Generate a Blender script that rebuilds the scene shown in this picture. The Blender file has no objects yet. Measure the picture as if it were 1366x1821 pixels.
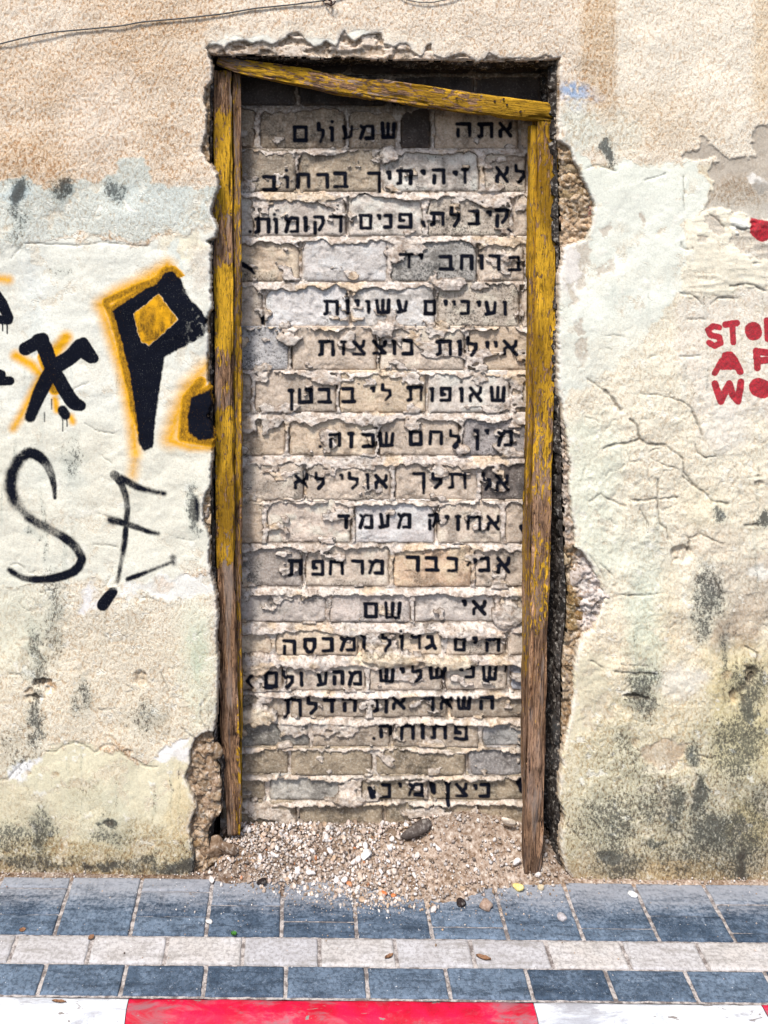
import bpy, math, random
import numpy as np

# ------------------------------------------------------------------ camera, sky, sun, exposure
F, D, HC, U0, V0 = 1674.0, 2.7, 2.02, 533.0, 305.0      # chart unit = 1/620 m on the wall face
scn = bpy.context.scene
COLL = scn.collection
cd = bpy.data.cameras.new('camera'); cam = bpy.data.objects.new('camera', cd); COLL.objects.link(cam)
cam.location = (0, -D, HC); cam.rotation_euler = (math.pi/2, 0, 0)
cd.sensor_fit = 'HORIZONTAL'; cd.sensor_width = 36; cd.lens = F/1366*36
cd.shift_x = (683-U0)/1366; cd.shift_y = -(910.5-V0)/1366
cd.clip_start = 0.05; cd.clip_end = 500
scn.camera = cam
SUN_EL, SUN_AZ = 58, -26                                   # azimuth from straight in front of the wall, minus = from the left
w = bpy.data.worlds.new('World'); scn.world = w; w.use_nodes = True
nt = w.node_tree; bg = nt.nodes['Background']
sky = nt.nodes.new('ShaderNodeTexSky'); sky.sky_type = 'NISHITA'; sky.sun_disc = False
sky.sun_elevation = math.radians(SUN_EL); sky.sun_rotation = math.radians(180+SUN_AZ*-1)
sky.air_density = 1.0; sky.dust_density = 3.0; sky.ozone_density = 1.0
nt.links.new(sky.outputs[0], bg.inputs[0]); bg.inputs[1].default_value = 0.055
sl = bpy.data.lights.new('sun', 'SUN'); so = bpy.data.objects.new('sun', sl); COLL.objects.link(so)
sl.energy = 1.5; sl.angle = math.radians(10); sl.color = (1.0, 0.95, 0.88)
az, el = math.radians(SUN_AZ), math.radians(SUN_EL)
sv = np.array([math.sin(az)*math.cos(el), -math.cos(az)*math.cos(el), math.sin(el)])
from mathutils import Vector
so.rotation_euler = Vector(sv).to_track_quat('Z', 'Y').to_euler()
so.location = tuple(sv*10)
scn.view_settings.view_transform = 'Standard'; scn.view_settings.look = 'None'
scn.view_settings.exposure = 1.70; scn.view_settings.gamma = 1.0
scn.view_settings.use_curve_mapping = False
scn.render.engine = 'CYCLES'

# ------------------------------------------------------------------ helpers
rng = np.random.default_rng(7); random.seed(7)
TAB = np.random.default_rng(11).random((256, 256)).astype(np.float32)
def vn(x, y, s=0):
    x = np.asarray(x, np.float32)+s*17.37; y = np.asarray(y, np.float32)+s*31.71
    xi = np.floor(x).astype(np.int32); yi = np.floor(y).astype(np.int32)
    fx = x-xi; fy = y-yi; fx = fx*fx*(3-2*fx); fy = fy*fy*(3-2*fy)
    a = TAB[xi & 255, yi & 255]; b = TAB[(xi+1) & 255, yi & 255]
    c = TAB[xi & 255, (yi+1) & 255]; d = TAB[(xi+1) & 255, (yi+1) & 255]
    return (a*(1-fx)+b*fx)*(1-fy)+(c*(1-fx)+d*fx)*fy
def fbm(x, y, s=0, o=4, g=.5):
    t = 0; a = 1; n = 0
    for i in range(o):
        t = t+a*vn(x, y, s+i*3); n += a; a *= g; x = np.asarray(x)*2.03; y = np.asarray(y)*2.03
    return t/n                                              # 0..1
def voro(x, y, s=0):
    x = np.asarray(x, np.float32)+s*7.3; y = np.asarray(y, np.float32)+s*3.1
    xi = np.floor(x).astype(np.int32); yi = np.floor(y).astype(np.int32)
    f1 = np.full(x.shape, 9, np.float32); f2 = f1.copy(); idv = np.zeros(x.shape, np.float32)
    for dx in (-1, 0, 1):
        for dy in (-1, 0, 1):
            cx = xi+dx; cy = yi+dy
            px = cx+TAB[cx & 255, cy & 255]; py = cy+TAB[(cx+91) & 255, (cy+47) & 255]
            d = np.hypot(px-x, py-y); nid = TAB[(cx+13) & 255, (cy+177) & 255]
            m = d < f1; f2 = np.where(m, f1, np.minimum(f2, d)); idv = np.where(m, nid, idv); f1 = np.where(m, d, f1)
    return f1, f2, idv
def ss(a, b, x):
    t = np.clip((np.asarray(x, np.float32)-a)/(b-a), 0, 1); return t*t*(3-2*t)
def lin(c, k=1.0):
    c = np.array(c[:3], float)/255
    return np.where(c <= .04045, c/12.92, ((c+.055)/1.055)**2.4)*k
def at(u, v, Y):                                            # chart position on the plane at depth Y -> metres
    k = (D+Y)/F
    return (np.asarray(u)-U0)*k, Y, HC-(np.asarray(v)-V0)*k
def poly_sd(pts, U, V):                                     # signed distance, negative inside
    P = np.array(pts, np.float32); n = len(P)
    d = np.full(U.shape, 1e9, np.float32); ins = np.zeros(U.shape, bool)
    for i in range(n):
        ax, ay = P[i]; bx, by = P[(i+1) % n]
        ex, ey = bx-ax, by-ay; L = ex*ex+ey*ey+1e-9
        t = np.clip(((U-ax)*ex+(V-ay)*ey)/L, 0, 1)
        d = np.minimum(d, (U-ax-t*ex)**2+(V-ay-t*ey)**2)
        if ay != by:
            c = ((ay > V) != (by > V)) & (U < ex*(V-ay)/ey+ax); ins ^= c
    d = np.sqrt(d); return np.where(ins, -d, d)
def seg_paint(out, uax, vax, strokes):                      # out = max of soft stroke densities, window by window
    for (ax, ay, bx, by, ra, rb, so_) in strokes:
        m = max(ra, rb)+so_+2
        i0, i1 = np.searchsorted(uax, [min(ax, bx)-m, max(ax, bx)+m])
        j0, j1 = np.searchsorted(vax, [min(ay, by)-m, max(ay, by)+m])
        if i0 >= i1 or j0 >= j1: continue
        U, V = np.meshgrid(uax[i0:i1], vax[j0:j1])
        ex, ey = bx-ax, by-ay; L = ex*ex+ey*ey+1e-6
        t = np.clip(((U-ax)*ex+(V-ay)*ey)/L, 0, 1)
        d = np.hypot(U-ax-t*ex, V-ay-t*ey)-(ra+(rb-ra)*t)
        out[j0:j1, i0:i1] = np.maximum(out[j0:j1, i0:i1], np.clip(.5-d/(2*so_), 0, 1))
def path(pts, r, soft=3, r2=None):
    n = len(pts)-1; r2 = r if r2 is None else r2; o = []
    for i in range(n):
        o.append((*pts[i], *pts[i+1], r+(r2-r)*i/n, r+(r2-r)*(i+1)/n, soft))
    return o
def mesh_obj(name, P, quads, mats, parent=None, attrs=None, smooth=True, tris=None, mi=None):
    me = bpy.data.meshes.new(name)
    P = np.asarray(P, np.float32); nq = 0 if quads is None else len(quads); nt_ = 0 if tris is None else len(tris)
    loops = []
    if nq: loops.append(np.asarray(quads, np.int32).ravel())
    if nt_: loops.append(np.asarray(tris, np.int32).ravel())
    loops = np.concatenate(loops)
    me.vertices.add(len(P)); me.vertices.foreach_set('co', P.ravel())
    me.loops.add(len(loops)); me.loops.foreach_set('vertex_index', loops)
    st = np.concatenate([np.arange(nq)*4, nq*4+np.arange(nt_)*3]).astype(np.int32)
    me.polygons.add(nq+nt_); me.polygons.foreach_set('loop_start', st)
    if smooth: me.polygons.foreach_set('use_smooth', np.ones(nq+nt_, bool))
    if not isinstance(mats, (list, tuple)): mats = [mats]
    for m in mats: me.materials.append(m)
    if mi is not None: me.polygons.foreach_set('material_index', np.asarray(mi, np.int32))
    me.update(calc_edges=True)
    for k, a in (attrs or {}).items():
        at_ = me.attributes.new(k, 'FLOAT_COLOR', 'POINT')
        b = np.ones((len(P), 4), np.float32); a = np.asarray(a, np.float32)
        b[:, :a.shape[1]] = a; at_.data.foreach_set('color', b.ravel())
    o = bpy.data.objects.new(name, me); COLL.objects.link(o)
    if parent: o.parent = parent
    return o
def gridq(ny, nx, keep=None):
    i = np.arange(ny*nx).reshape(ny, nx)
    q = np.stack([i[:-1, :-1], i[1:, :-1], i[1:, 1:], i[:-1, 1:]], -1)
    return q[keep] if keep is not None else q.reshape(-1, 4)
def compact(P, quads, attrs):
    used = np.zeros(len(P), bool); used[quads.ravel()] = True
    idx = np.cumsum(used)-1
    return P[used], idx[quads], {k: a[used] for k, a in attrs.items()}
def tag(o, label=None, cat=None, group=None, kind=None):
    for k, v in (('label', label), ('category', cat), ('group', group), ('kind', kind)):
        if v: o[k] = v
    return o
def empty(name, loc=(0, 0, 0)):
    o = bpy.data.objects.new(name, None); COLL.objects.link(o); o.location = loc; o.empty_display_size = .1; return o
def child(o, parent):                                       # geometry is written in world metres; keep it there
    o.parent = parent
    o.matrix_parent_inverse = __import__('mathutils').Matrix.Translation(parent.location).inverted()
    return o

# ------------------------------------------------------------------ materials
class NT:
    def __init__(s, name):
        s.m = bpy.data.materials.new(name); s.m.use_nodes = True; s.t = s.m.node_tree
        s.b = s.t.nodes['Principled BSDF']; s.b.inputs['Specular IOR Level'].default_value = .12
    def n(s, typ, **kw):
        nd = s.t.nodes.new(typ)
        for k, v in kw.items(): setattr(nd, k, v)
        return nd
    def L(s, a, b): s.t.links.new(a, b)
    def put(s, sock, v):
        if hasattr(v, 'node'): s.L(v, sock)
        else: sock.default_value = v
    def math(s, op, a, b=0.0, c=0.0, clamp=False):
        nd = s.n('ShaderNodeMath', operation=op, use_clamp=clamp)
        s.put(nd.inputs[0], a); s.put(nd.inputs[1], b)
        if op in ('MULTIPLY_ADD',): s.put(nd.inputs[2], c)
        return nd.outputs[0]
    def mix(s, f, a, b, mode='MIX'):
        nd = s.n('ShaderNodeMix', data_type='RGBA', blend_type=mode)
        s.put(nd.inputs[0], f)
        for k, v in ((6, a), (7, b)):
            if not hasattr(v, 'node') and len(v) == 3: v = (*v, 1)
            s.put(nd.inputs[k], v)
        return nd.outputs[2]
    def ramp(s, x, a, b):
        nd = s.n('ShaderNodeMapRange', interpolation_type='SMOOTHSTEP')
        s.put(nd.inputs[0], x); nd.inputs[1].default_value = a; nd.inputs[2].default_value = b
        return nd.outputs[0]
    def attr(s, name):
        nd = s.n('ShaderNodeAttribute'); nd.attribute_name = name
        sp = s.n('ShaderNodeSeparateColor'); s.L(nd.outputs['Color'], sp.inputs[0])
        return nd.outputs['Color'], sp.outputs[0], sp.outputs[1], sp.outputs[2]
    def coord(s, scale=(1, 1, 1), rot=(0, 0, 0), src='Object', loc=None):
        tc = s.n('ShaderNodeTexCoord'); mp = s.n('ShaderNodeMapping')
        mp.inputs['Scale'].default_value = scale; mp.inputs['Rotation'].default_value = rot
        s.L(tc.outputs[src], mp.inputs[0]); 
        if loc is not None: s.L(loc, mp.inputs[1])
        return mp.outputs[0]
    def noise(s, vec, scale, detail=3, rough=.55, dist=0.0):
        nd = s.n('ShaderNodeTexNoise'); nd.inputs['Scale'].default_value = scale
        nd.inputs['Detail'].default_value = detail; nd.inputs['Roughness'].default_value = rough
        nd.inputs['Distortion'].default_value = dist; s.L(vec, nd.inputs['Vector']); return nd.outputs[0]
    def bump(s, h, dist, strength=1.0, prev=None):
        nd = s.n('ShaderNodeBump'); nd.inputs['Distance'].default_value = dist; nd.inputs['Strength'].default_value = strength
        s.L(h, nd.inputs['Height'])
        if prev is not None: s.L(prev, nd.inputs['Normal'])
        return nd.outputs[0]

BLACK = (0.003, 0.0045, 0.011); YEL = (0.74, 0.37, 0.012); RED = (0.48, 0.003, 0.024)
def mineral(name, pit=100, aniso=True, bumpd=.0022, fine=.0007, mott=.25, pitcol=(.60, .42, .28)):
    t = NT(name)
    col, _, _, _ = t.attr('Col'); _, rough, mould, ink = t.attr('M1'); _, yel, red, dirt = t.attr('M2')
    c0 = t.coord()
    cr = t.coord((1, 1, .62), (0, math.radians(-42), 0)) if aniso else c0
    n1 = t.noise(cr, pit, 4, .66, .1)
    n2 = t.noise(c0, 210, 2, .6)
    n3 = t.noise(c0, 9, 4, .6)
    n4 = t.noise(c0, 480, 2, .6)
    # broad mottling of the stuff itself
    m = t.math('MULTIPLY_ADD', t.math('SUBTRACT', n3, .5), mott*2, 1.0)
    cc = t.mix(1.0, col, t_comb(t, m, m, m), 'MULTIPLY')
    g = t.math('MULTIPLY_ADD', t.math('SUBTRACT', n2, .5), .5, 1.0)
    cc = t.mix(1.0, cc, t_comb(t, g, g, g), 'MULTIPLY')
    pf = t.math('MULTIPLY', t.ramp(n1, .52, .36), t.math('MULTIPLY', rough, 1.15), clamp=True)
    cc = t.mix(pf, cc, t.mix(1.0, cc, pitcol, 'MULTIPLY'))
    pw = t.math('MULTIPLY', t.ramp(n1, .52, .66), t.math('MULTIPLY', rough, .5), clamp=True)
    cc = t.mix(pw, cc, (.86, .80, .72))
    # mould specks
    nm = t.math('MULTIPLY_ADD', t.math('SUBTRACT', 1.0, n1), .45, t.math('MULTIPLY_ADD', n2, .30, t.math('MULTIPLY', n4, .25)))
    nm = t.math('ADD', nm, t.math('MULTIPLY', t.math('SUBTRACT', n3, .5), .25))
    mf = t.ramp(t.math('SUBTRACT', t.math('ADD', nm, t.math('MULTIPLY', mould, .25)), .60), .0, .12)
    mf = t.math('MULTIPLY', mf, t.ramp(mould, 0.0, .30))
    cc = t.mix(t.math('MULTIPLY', mould, .62), cc, t.mix(1.0, cc, (.50, .58, .60), 'MULTIPLY'))
    cc = t.mix(t.math('MULTIPLY', mf, .78), cc, (.040, .048, .052))
    cc = t.mix(t.math('MULTIPLY', dirt, .85, clamp=True), cc, (.055, .042, .032))  # on the mortar this channel also carries painted crevice shade
    # sprayed and stencilled paint: rough where the wall is rough
    brk = t.math('MULTIPLY_ADD', n1, .55, t.math('MULTIPLY', n4, .40))
    brk = t.math('SUBTRACT', brk, .475)
    yf = t.ramp(t.math('ADD', yel, t.math('MULTIPLY', brk, t.math('MULTIPLY', yel, 1.2))), .04, .86)
    cc = t.mix(yf, cc, YEL)
    rf = t.ramp(t.math('ADD', red, t.math('MULTIPLY', brk, .9)), .36, .66)
    rc = t.mix(t.ramp(n2, .35, .65), RED, (.25, .004, .018))
    cc = t.mix(t.math('MULTIPLY', rf, .95), cc, rc)
    kf = t.ramp(t.math('ADD', ink, t.math('MULTIPLY', brk, .75)), .26, .74)
    kf = t.math('MULTIPLY', kf, t.math('MULTIPLY_ADD', t.ramp(n4, .22, .34), .5, .5))
    cc = t.mix(kf, cc, BLACK)
    t.L(cc, t.b.inputs['Base Color'])
    t.b.inputs['Roughness'].default_value = .92
    h = t.math('MULTIPLY', n1, t.math('ADD', t.math('MULTIPLY', rough, 1.0), .10))
    b1 = t.bump(h, bumpd, 1.0)
    b2 = t.bump(n4, fine, .8, b1)
    b3 = t.bump(t.noise(c0, 60, 6, .7), .0016, .5, b2)
    t.L(b3, t.b.inputs['Normal'])
    return t.m
def t_comb(t, a, b, c):
    nd = t.n('ShaderNodeCombineColor')
    for i, x in enumerate((a, b, c)): t.put(nd.inputs[i], x)
    return nd.outputs[0]

M_PLASTER = mineral('plaster', 145, True, .0056, pitcol=(.66, .50, .37))
M_BRICK = mineral('brick', 150, False, .0026, .0012, .22, (.66, .58, .50))
M_MORTAR = mineral('mortar', 110, False, .005, .0014, .22, (.60, .50, .42))
M_STONE = mineral('rubble_stone', 80, False, .004, .0012, .4, (.5, .4, .3))

def wood_mat():
    t = NT('old_painted_wood')
    st = t.n('ShaderNodeAttribute'); st.attribute_name = 'ST'
    _, paint, dark, _ = t.attr('M1')
    def mp(sc):
        m = t.n('ShaderNodeMapping'); m.inputs['Scale'].default_value = sc; t.L(st.outputs['Vector'], m.inputs[0]); return m.outputs[0]
    g1 = t.noise(mp((9, 130, 1)), 1.0, 6, .72, .8)
    g2 = t.noise(mp((22, 420, 1)), 1.0, 4, .7, .3)
    p1 = t.noise(mp((26, 75, 1)), 1.0, 7, .72, .8)
    p3 = t.noise(mp((60, 160, 1)), 1.0, 4, .7, .5)
    p2 = t.noise(mp((3, 9, 1)), 1.0, 3, .6)
    bare = t.mix(t.ramp(g1, .36, .62), (.070, .036, .022), (.48, .285, .165))
    bare = t.mix(t.math('MULTIPLY', t.ramp(p2, .5, .72), .6), bare, (.56, .37, .27))
    bare = t.mix(t.math('MULTIPLY', t.ramp(p3, .48, .36), .7), bare, (.09, .04, .022))
    bare = t.mix(t.ramp(g2, .48, .38), bare, (.014, .009, .010))
    bare = t.mix(t.math('MULTIPLY', t.ramp(t.noise(mp((4, 30, 1)), 1.0, 4, .6), .52, .64), .6), bare, (.33, .27, .235))
    yel = t.mix(t.ramp(p2, .35, .62), (.32, .175, .014), (.80, .455, .035))
    yel = t.mix(t.math('MULTIPLY', t.ramp(p3, .46, .34), .75), yel, (.11, .065, .014))
    yel = t.mix(t.math('MULTIPLY', t.ramp(p1, .60, .72), .6), yel, (.70, .46, .12))
    yel = t.mix(t.math('MULTIPLY', t.ramp(g2, .48, .36), .9), yel, (.07, .036, .012))
    yel = t.mix(t.math('MULTIPLY', t.ramp(g1, .44, .33), .7), yel, (.16, .09, .02))
    pf = t.ramp(t.math('ADD', paint, t.math('MULTIPLY', t.math('SUBTRACT', p1, .5), 3.6)), .47, .53)
    c = t.mix(pf, bare, yel)
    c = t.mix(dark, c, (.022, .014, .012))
    t.L(c, t.b.inputs['Base Color']); t.b.inputs['Roughness'].default_value = .75
    h = t.math('ADD', t.math('MULTIPLY', g2, .6), t.math('ADD', g1, t.math('MULTIPLY', pf, .25)))
    h = t.math('ADD', h, t.math('MULTIPLY', p3, .5))
    t.L(t.bump(h, .006, 1.0), t.b.inputs['Normal'])
    return t.m
M_WOOD = wood_mat()

def paver_mat(name, base, base2, dustcol, dust0):
    t = NT(name)
    oi = t.n('ShaderNodeObjectInfo'); rnd = oi.outputs['Random']
    geo = t.n('ShaderNodeNewGeometry'); pos = geo.outputs['Position']
    n1 = t.noise(pos, 14, 6, .72, .3); n2 = t.noise(pos, 110, 5, .72); n3 = t.noise(pos, 520, 2, .6)
    st = t.n('ShaderNodeMapping'); st.inputs['Scale'].default_value = (5, 26, 5); t.L(pos, st.inputs[0])
    n5 = t.noise(st.outputs[0], 1.6, 6, .75, .3)
    c = t.mix(t.math('MULTIPLY', rnd, .9), base, base2)
    c = t.mix(t.math('MULTIPLY', t.ramp(n1, .40, .66), .4), c, [min(.6, x*1.6+.02) for x in base2])
    c = t.mix(t.math('MULTIPLY', t.ramp(n5, .52, .34), .7), c, [x*.5 for x in base])
    c = t.mix(t.math('MULTIPLY', t.ramp(t.noise(pos, 34, 6, .75, .5), .56, .70), .45), c, [min(.6, x*1.5+.10) for x in base2])
    c = t.mix(t.math('MULTIPLY', t.ramp(n2, .56, .40), .55), c, [x*.4 for x in base])
    c = t.mix(t.math('MULTIPLY', t.ramp(n3, .64, .74), .6), c, (.50, .50, .52))
    sx = t.n('ShaderNodeSeparateXYZ'); t.L(pos, sx.inputs[0])
    near = t.ramp(sx.outputs[1], -.24, .0)
    du = t.math('ADD', t.math('MULTIPLY', near, .34), t.math('ADD', t.math('MULTIPLY', n5, .42), t.math('MULTIPLY', n2, .42)))
    c = t.mix(t.math('MULTIPLY', t.ramp(du, dust0, dust0+.28), .8), c, dustcol)
    fleck = t.noise(pos, 150, 2, .5)
    c = t.mix(t.ramp(fleck, .735, .77), c, (.72, .72, .74))
    t.L(c, t.b.inputs['Base Color']); t.b.inputs['Roughness'].default_value = .7
    b = t.bump(n2, .002, .6); b = t.bump(n3, .0006, .8, b)
    t.L(b, t.b.inputs['Normal'])
    return t.m
M_BLUE = paver_mat('blue_grey_concrete', (.034, .056, .092), (.120, .165, .230), (.30, .31, .34), .52)
M_PALE = paver_mat('pale_concrete', (.48, .455, .44), (.33, .335, .375), (.24, .24, .27), .60)

def simple(name, c1, c2, scale, rough=.8, bumpd=.001, spec=None):
    t = NT(name); geo = t.n('ShaderNodeNewGeometry')
    n = t.noise(geo.outputs['Position'], scale, 5, .65); n2 = t.noise(geo.outputs['Position'], scale*7, 3, .6)
    c = t.mix(t.ramp(n, .38, .62), c1, c2)
    c = t.mix(t.math('MULTIPLY', t.ramp(n2, .5, .35), .5), c, [x*.5 for x in c1])
    t.L(c, t.b.inputs['Base Color']); t.b.inputs['Roughness'].default_value = rough
    t.L(t.bump(n2, bumpd, .8), t.b.inputs['Normal']); return t.m
def kerb_mat(name, c1, c2, chip):
    t = NT(name); geo = t.n('ShaderNodeNewGeometry'); pos = geo.outputs['Position']
    st = t.n('ShaderNodeMapping'); st.inputs['Scale'].default_value = (.35, 1, 1); t.L(pos, st.inputs[0])
    n = t.noise(st.outputs[0], 38, 5, .7, .5); n2 = t.noise(pos, 260, 3, .6); n3 = t.noise(pos, 12, 4, .6)
    c = t.mix(t.ramp(n3, .35, .65), c1, c2)
    c = t.mix(t.math('MULTIPLY', t.ramp(n2, .42, .3), .5), c, [x*.6 for x in c1])
    c = t.mix(t.ramp(n, chip, chip-.03), c, (.20, .18, .17))
    dn = t.noise(st.outputs[0], 15, 6, .72, 1.0)
    c = t.mix(t.math('MULTIPLY', t.ramp(dn, .47, .66), .65), c, (.17, .16, .18))
    c = t.mix(t.math('MULTIPLY', t.ramp(t.noise(pos, 700, 2, .6), .60, .72), .5), c, (.10, .09, .10))
    t.L(c, t.b.inputs['Base Color']); t.b.inputs['Roughness'].default_value = .55
    t.L(t.bump(n, .003, .7, t.bump(n2, .001, .7)), t.b.inputs['Normal']); return t.m
M_KW = kerb_mat('white_kerb_paint', (.52, .56, .62), (.64, .67, .72), .385)
M_KR = kerb_mat('red_kerb_paint', (.40, .005, .022), (.58, .006, .050), .36)
M_ROAD = simple('asphalt', (.045, .045, .047), (.06, .06, .06), 30, .9, .003)
M_SAND = simple('sandy_dirt', (.15, .13, .125), (.46, .43, .42), 60, .95, .002)
M_CABLE = simple('grey_cable', (.07, .075, .08), (.12, .12, .12), 80, .6)
M_LEAF = simple('dry_leaf', (.16, .08, .045), (.26, .15, .09), 120, .8)
M_WEED = simple('green_weed', (.05, .17, .03), (.08, .25, .05), 120, .6)
M_TWIG = simple('pale_twig', (.50, .44, .36), (.62, .56, .48), 120, .8)
M_RUST = simple('dark_rusty_iron', (.03, .02, .018), (.07, .04, .03), 200, .7)

# ------------------------------------------------------------------ outlines of the opening (chart units)
HP_TOP = [(366,86),(372,80),(388,79),(400,88),(408,77),(434,72),(448,76),(470,74),(486,79),(500,72),(516,62),(528,57),(535,60),
          (545,73),(560,81),(572,80),(582,72),(590,79),(601,84),(605,62),(611,54),(620,66),(634,74),(648,64),(662,60),(678,60),
          (684,77),(698,83),(712,76),(724,78),(740,96),(752,101),(760,80),(766,76),(772,98),(790,103),(812,98),(826,95),(846,109),
          (858,106),(872,94),(892,105),(930,104),(952,103),(972,98),(984,104),(998,101)]
HP_R = [(997,180),(993,248),(1003,253),(1015,262),(1021,285),(1030,300),(1041,322),(1052,342),(1059,366),(1055,400),(1046,424),
        (1024,434),(1004,440),(1001,462),(996,490),(996,560),(994,620),(995,690),(1001,718),(1006,760),(1013,800),(1016,840),
        (1014,870),(1018,900),(1023,940),(1024,975),(1038,983),(1052,1004),(1066,1035),(1076,1062),(1070,1082),(1064,1098),
        (1058,1120),(1040,1130),(1030,1150),(1022,1180),(1024,1230),(1020,1262),(1011,1300),(1004,1332),(1000,1352),(1003,1362),
        (998,1380),(997,1425),(1004,1440),(1006,1462),(999,1480),(1000,1530),(1008,1548),(1018,1562),(1018,1700)]
HP_L = [(340,1700),(343,1530),(340,1512),(337,1470),(349,1436),(336,1402),(328,1386),(336,1364),(337,1339),(347,1316),(368,1302),
        (380,1303),(383,1285),(385,1251),(387,1220),(385,1150),(384,1137),(387,1098),(385,1063),(374,1030),(370,996),(371,960),
        (362,930),(360,900),(372,862),(376,804),(380,783),(379,768),(369,743),(374,720),(374,693),(367,678),(368,632),(370,605),
        (366,565),(374,548),(374,450),(374,438),(366,429),(382,421),(384,404),(374,377),(378,362),(387,333),(384,308),(378,296),
        (366,286),(358,269),(362,240),(368,200),(361,173),(364,154),(375,142),(377,117),(370,100)]
HP = HP_TOP+HP_R+HP_L
IP_L = [(371,1700),(370,1482),(381,1463),(391,1443),(393,1403),(391,1368),(381,1352),(379,1300),(377,1100),(372,700),(372,300),(373,97)]
IP_T = [(400,97),(450,99),(500,101),(560,104),(620,102),(700,107),(780,108),(850,108),(993,107)]
IP_R = [(993,250),(996,300),(998,430),(997,600),(998,700),(1002,800),(1003,900),(1006,980),(1011,1060),(1008,1120),(1001,1180),
        (1000,1300),(998,1400),(1000,1480),(1003,1560),(1003,1700)]
IP = IP_L+IP_T+IP_R

# ------------------------------------------------------------------ writing
GL = {
 'א': [[(0,0),(1,1)], [(1,0),(.95,.33),(.66,.55)], [(.32,.38),(.02,.62),(0,1)]],
 'ב': [[(0,0),(.82,0),(.82,1)], [(0,1),(1,1)]],
 'ג': [[(.1,0),(.62,0),(.68,.6),(1,1)], [(.66,.7),(0,1)]],
 'ד': [[(0,0),(1,0)], [(.78,0),(.78,1)]],
 'ה': [[(0,0),(1,0),(1,1)], [(.08,.42),(.08,1)]],
 'ו': [[(.1,0),(1,0),(1,1)]],
 'ז': [[(0,0),(1,0)], [(.6,0),(.6,1)]],
 'ח': [[(0,1),(.04,0),(1,0),(1,1)]],
 'ט': [[(0,0),(0,1),(1,1),(1,0),(.58,0)]],
 'י': [[(0,0),(1,0),(1,1)]],
 'כ': [[(0,0),(1,.03),(1,.97),(0,1)]],
 'ך': [[(0,0),(1,0),(1,1)]],
 'ל': [[(0,0),(0,.34),(1,.38),(1,.66),(.4,1)]],
 'מ': [[(0,0),(.25,.22),(0,1)], [(.25,.16),(.5,0),(1,.03),(1,1),(.45,1)]],
 'ם': [[(0,0),(1,0),(1,1),(.06,1),(.06,0)]],
 'נ': [[(.1,0),(1,0),(1,1),(0,1)]],
 'ן': [[(0,0),(1,0)], [(.75,0),(.75,1)]],
 'ס': [[(0,0),(1,0),(1,.6),(.7,1),(.3,1),(.02,.6),(.06,0)]],
 'ע': [[(.05,0),(.3,.85)], [(1,0),(.9,.85),(0,1)]],
 'פ': [[(.42,.5),(.08,.5),(.08,0),(1,0),(1,1),(0,1)]],
 'צ': [[(0,0),(1,.95)], [(1,0),(.92,.35),(.6,.5)], [(0,1),(1,1)]],
 'ק': [[(0,0),(1,0),(1,.42),(.55,.8)], [(.05,.36),(.05,1)]],
 'ר': [[(0,0),(1,0),(1,1)]],
 'ש': [[(0,0),(.08,1),(.92,1),(1,0)], [(.5,0),(.46,.95)]],
 'ת': [[(0,0),(1,0),(1,1)], [(.2,0),(.2,.92),(0,1)]],
 '#': [[(0,0),(.5,1),(1,.3),(0,0)], [(.2,.2),(1,.9)]],
}
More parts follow.
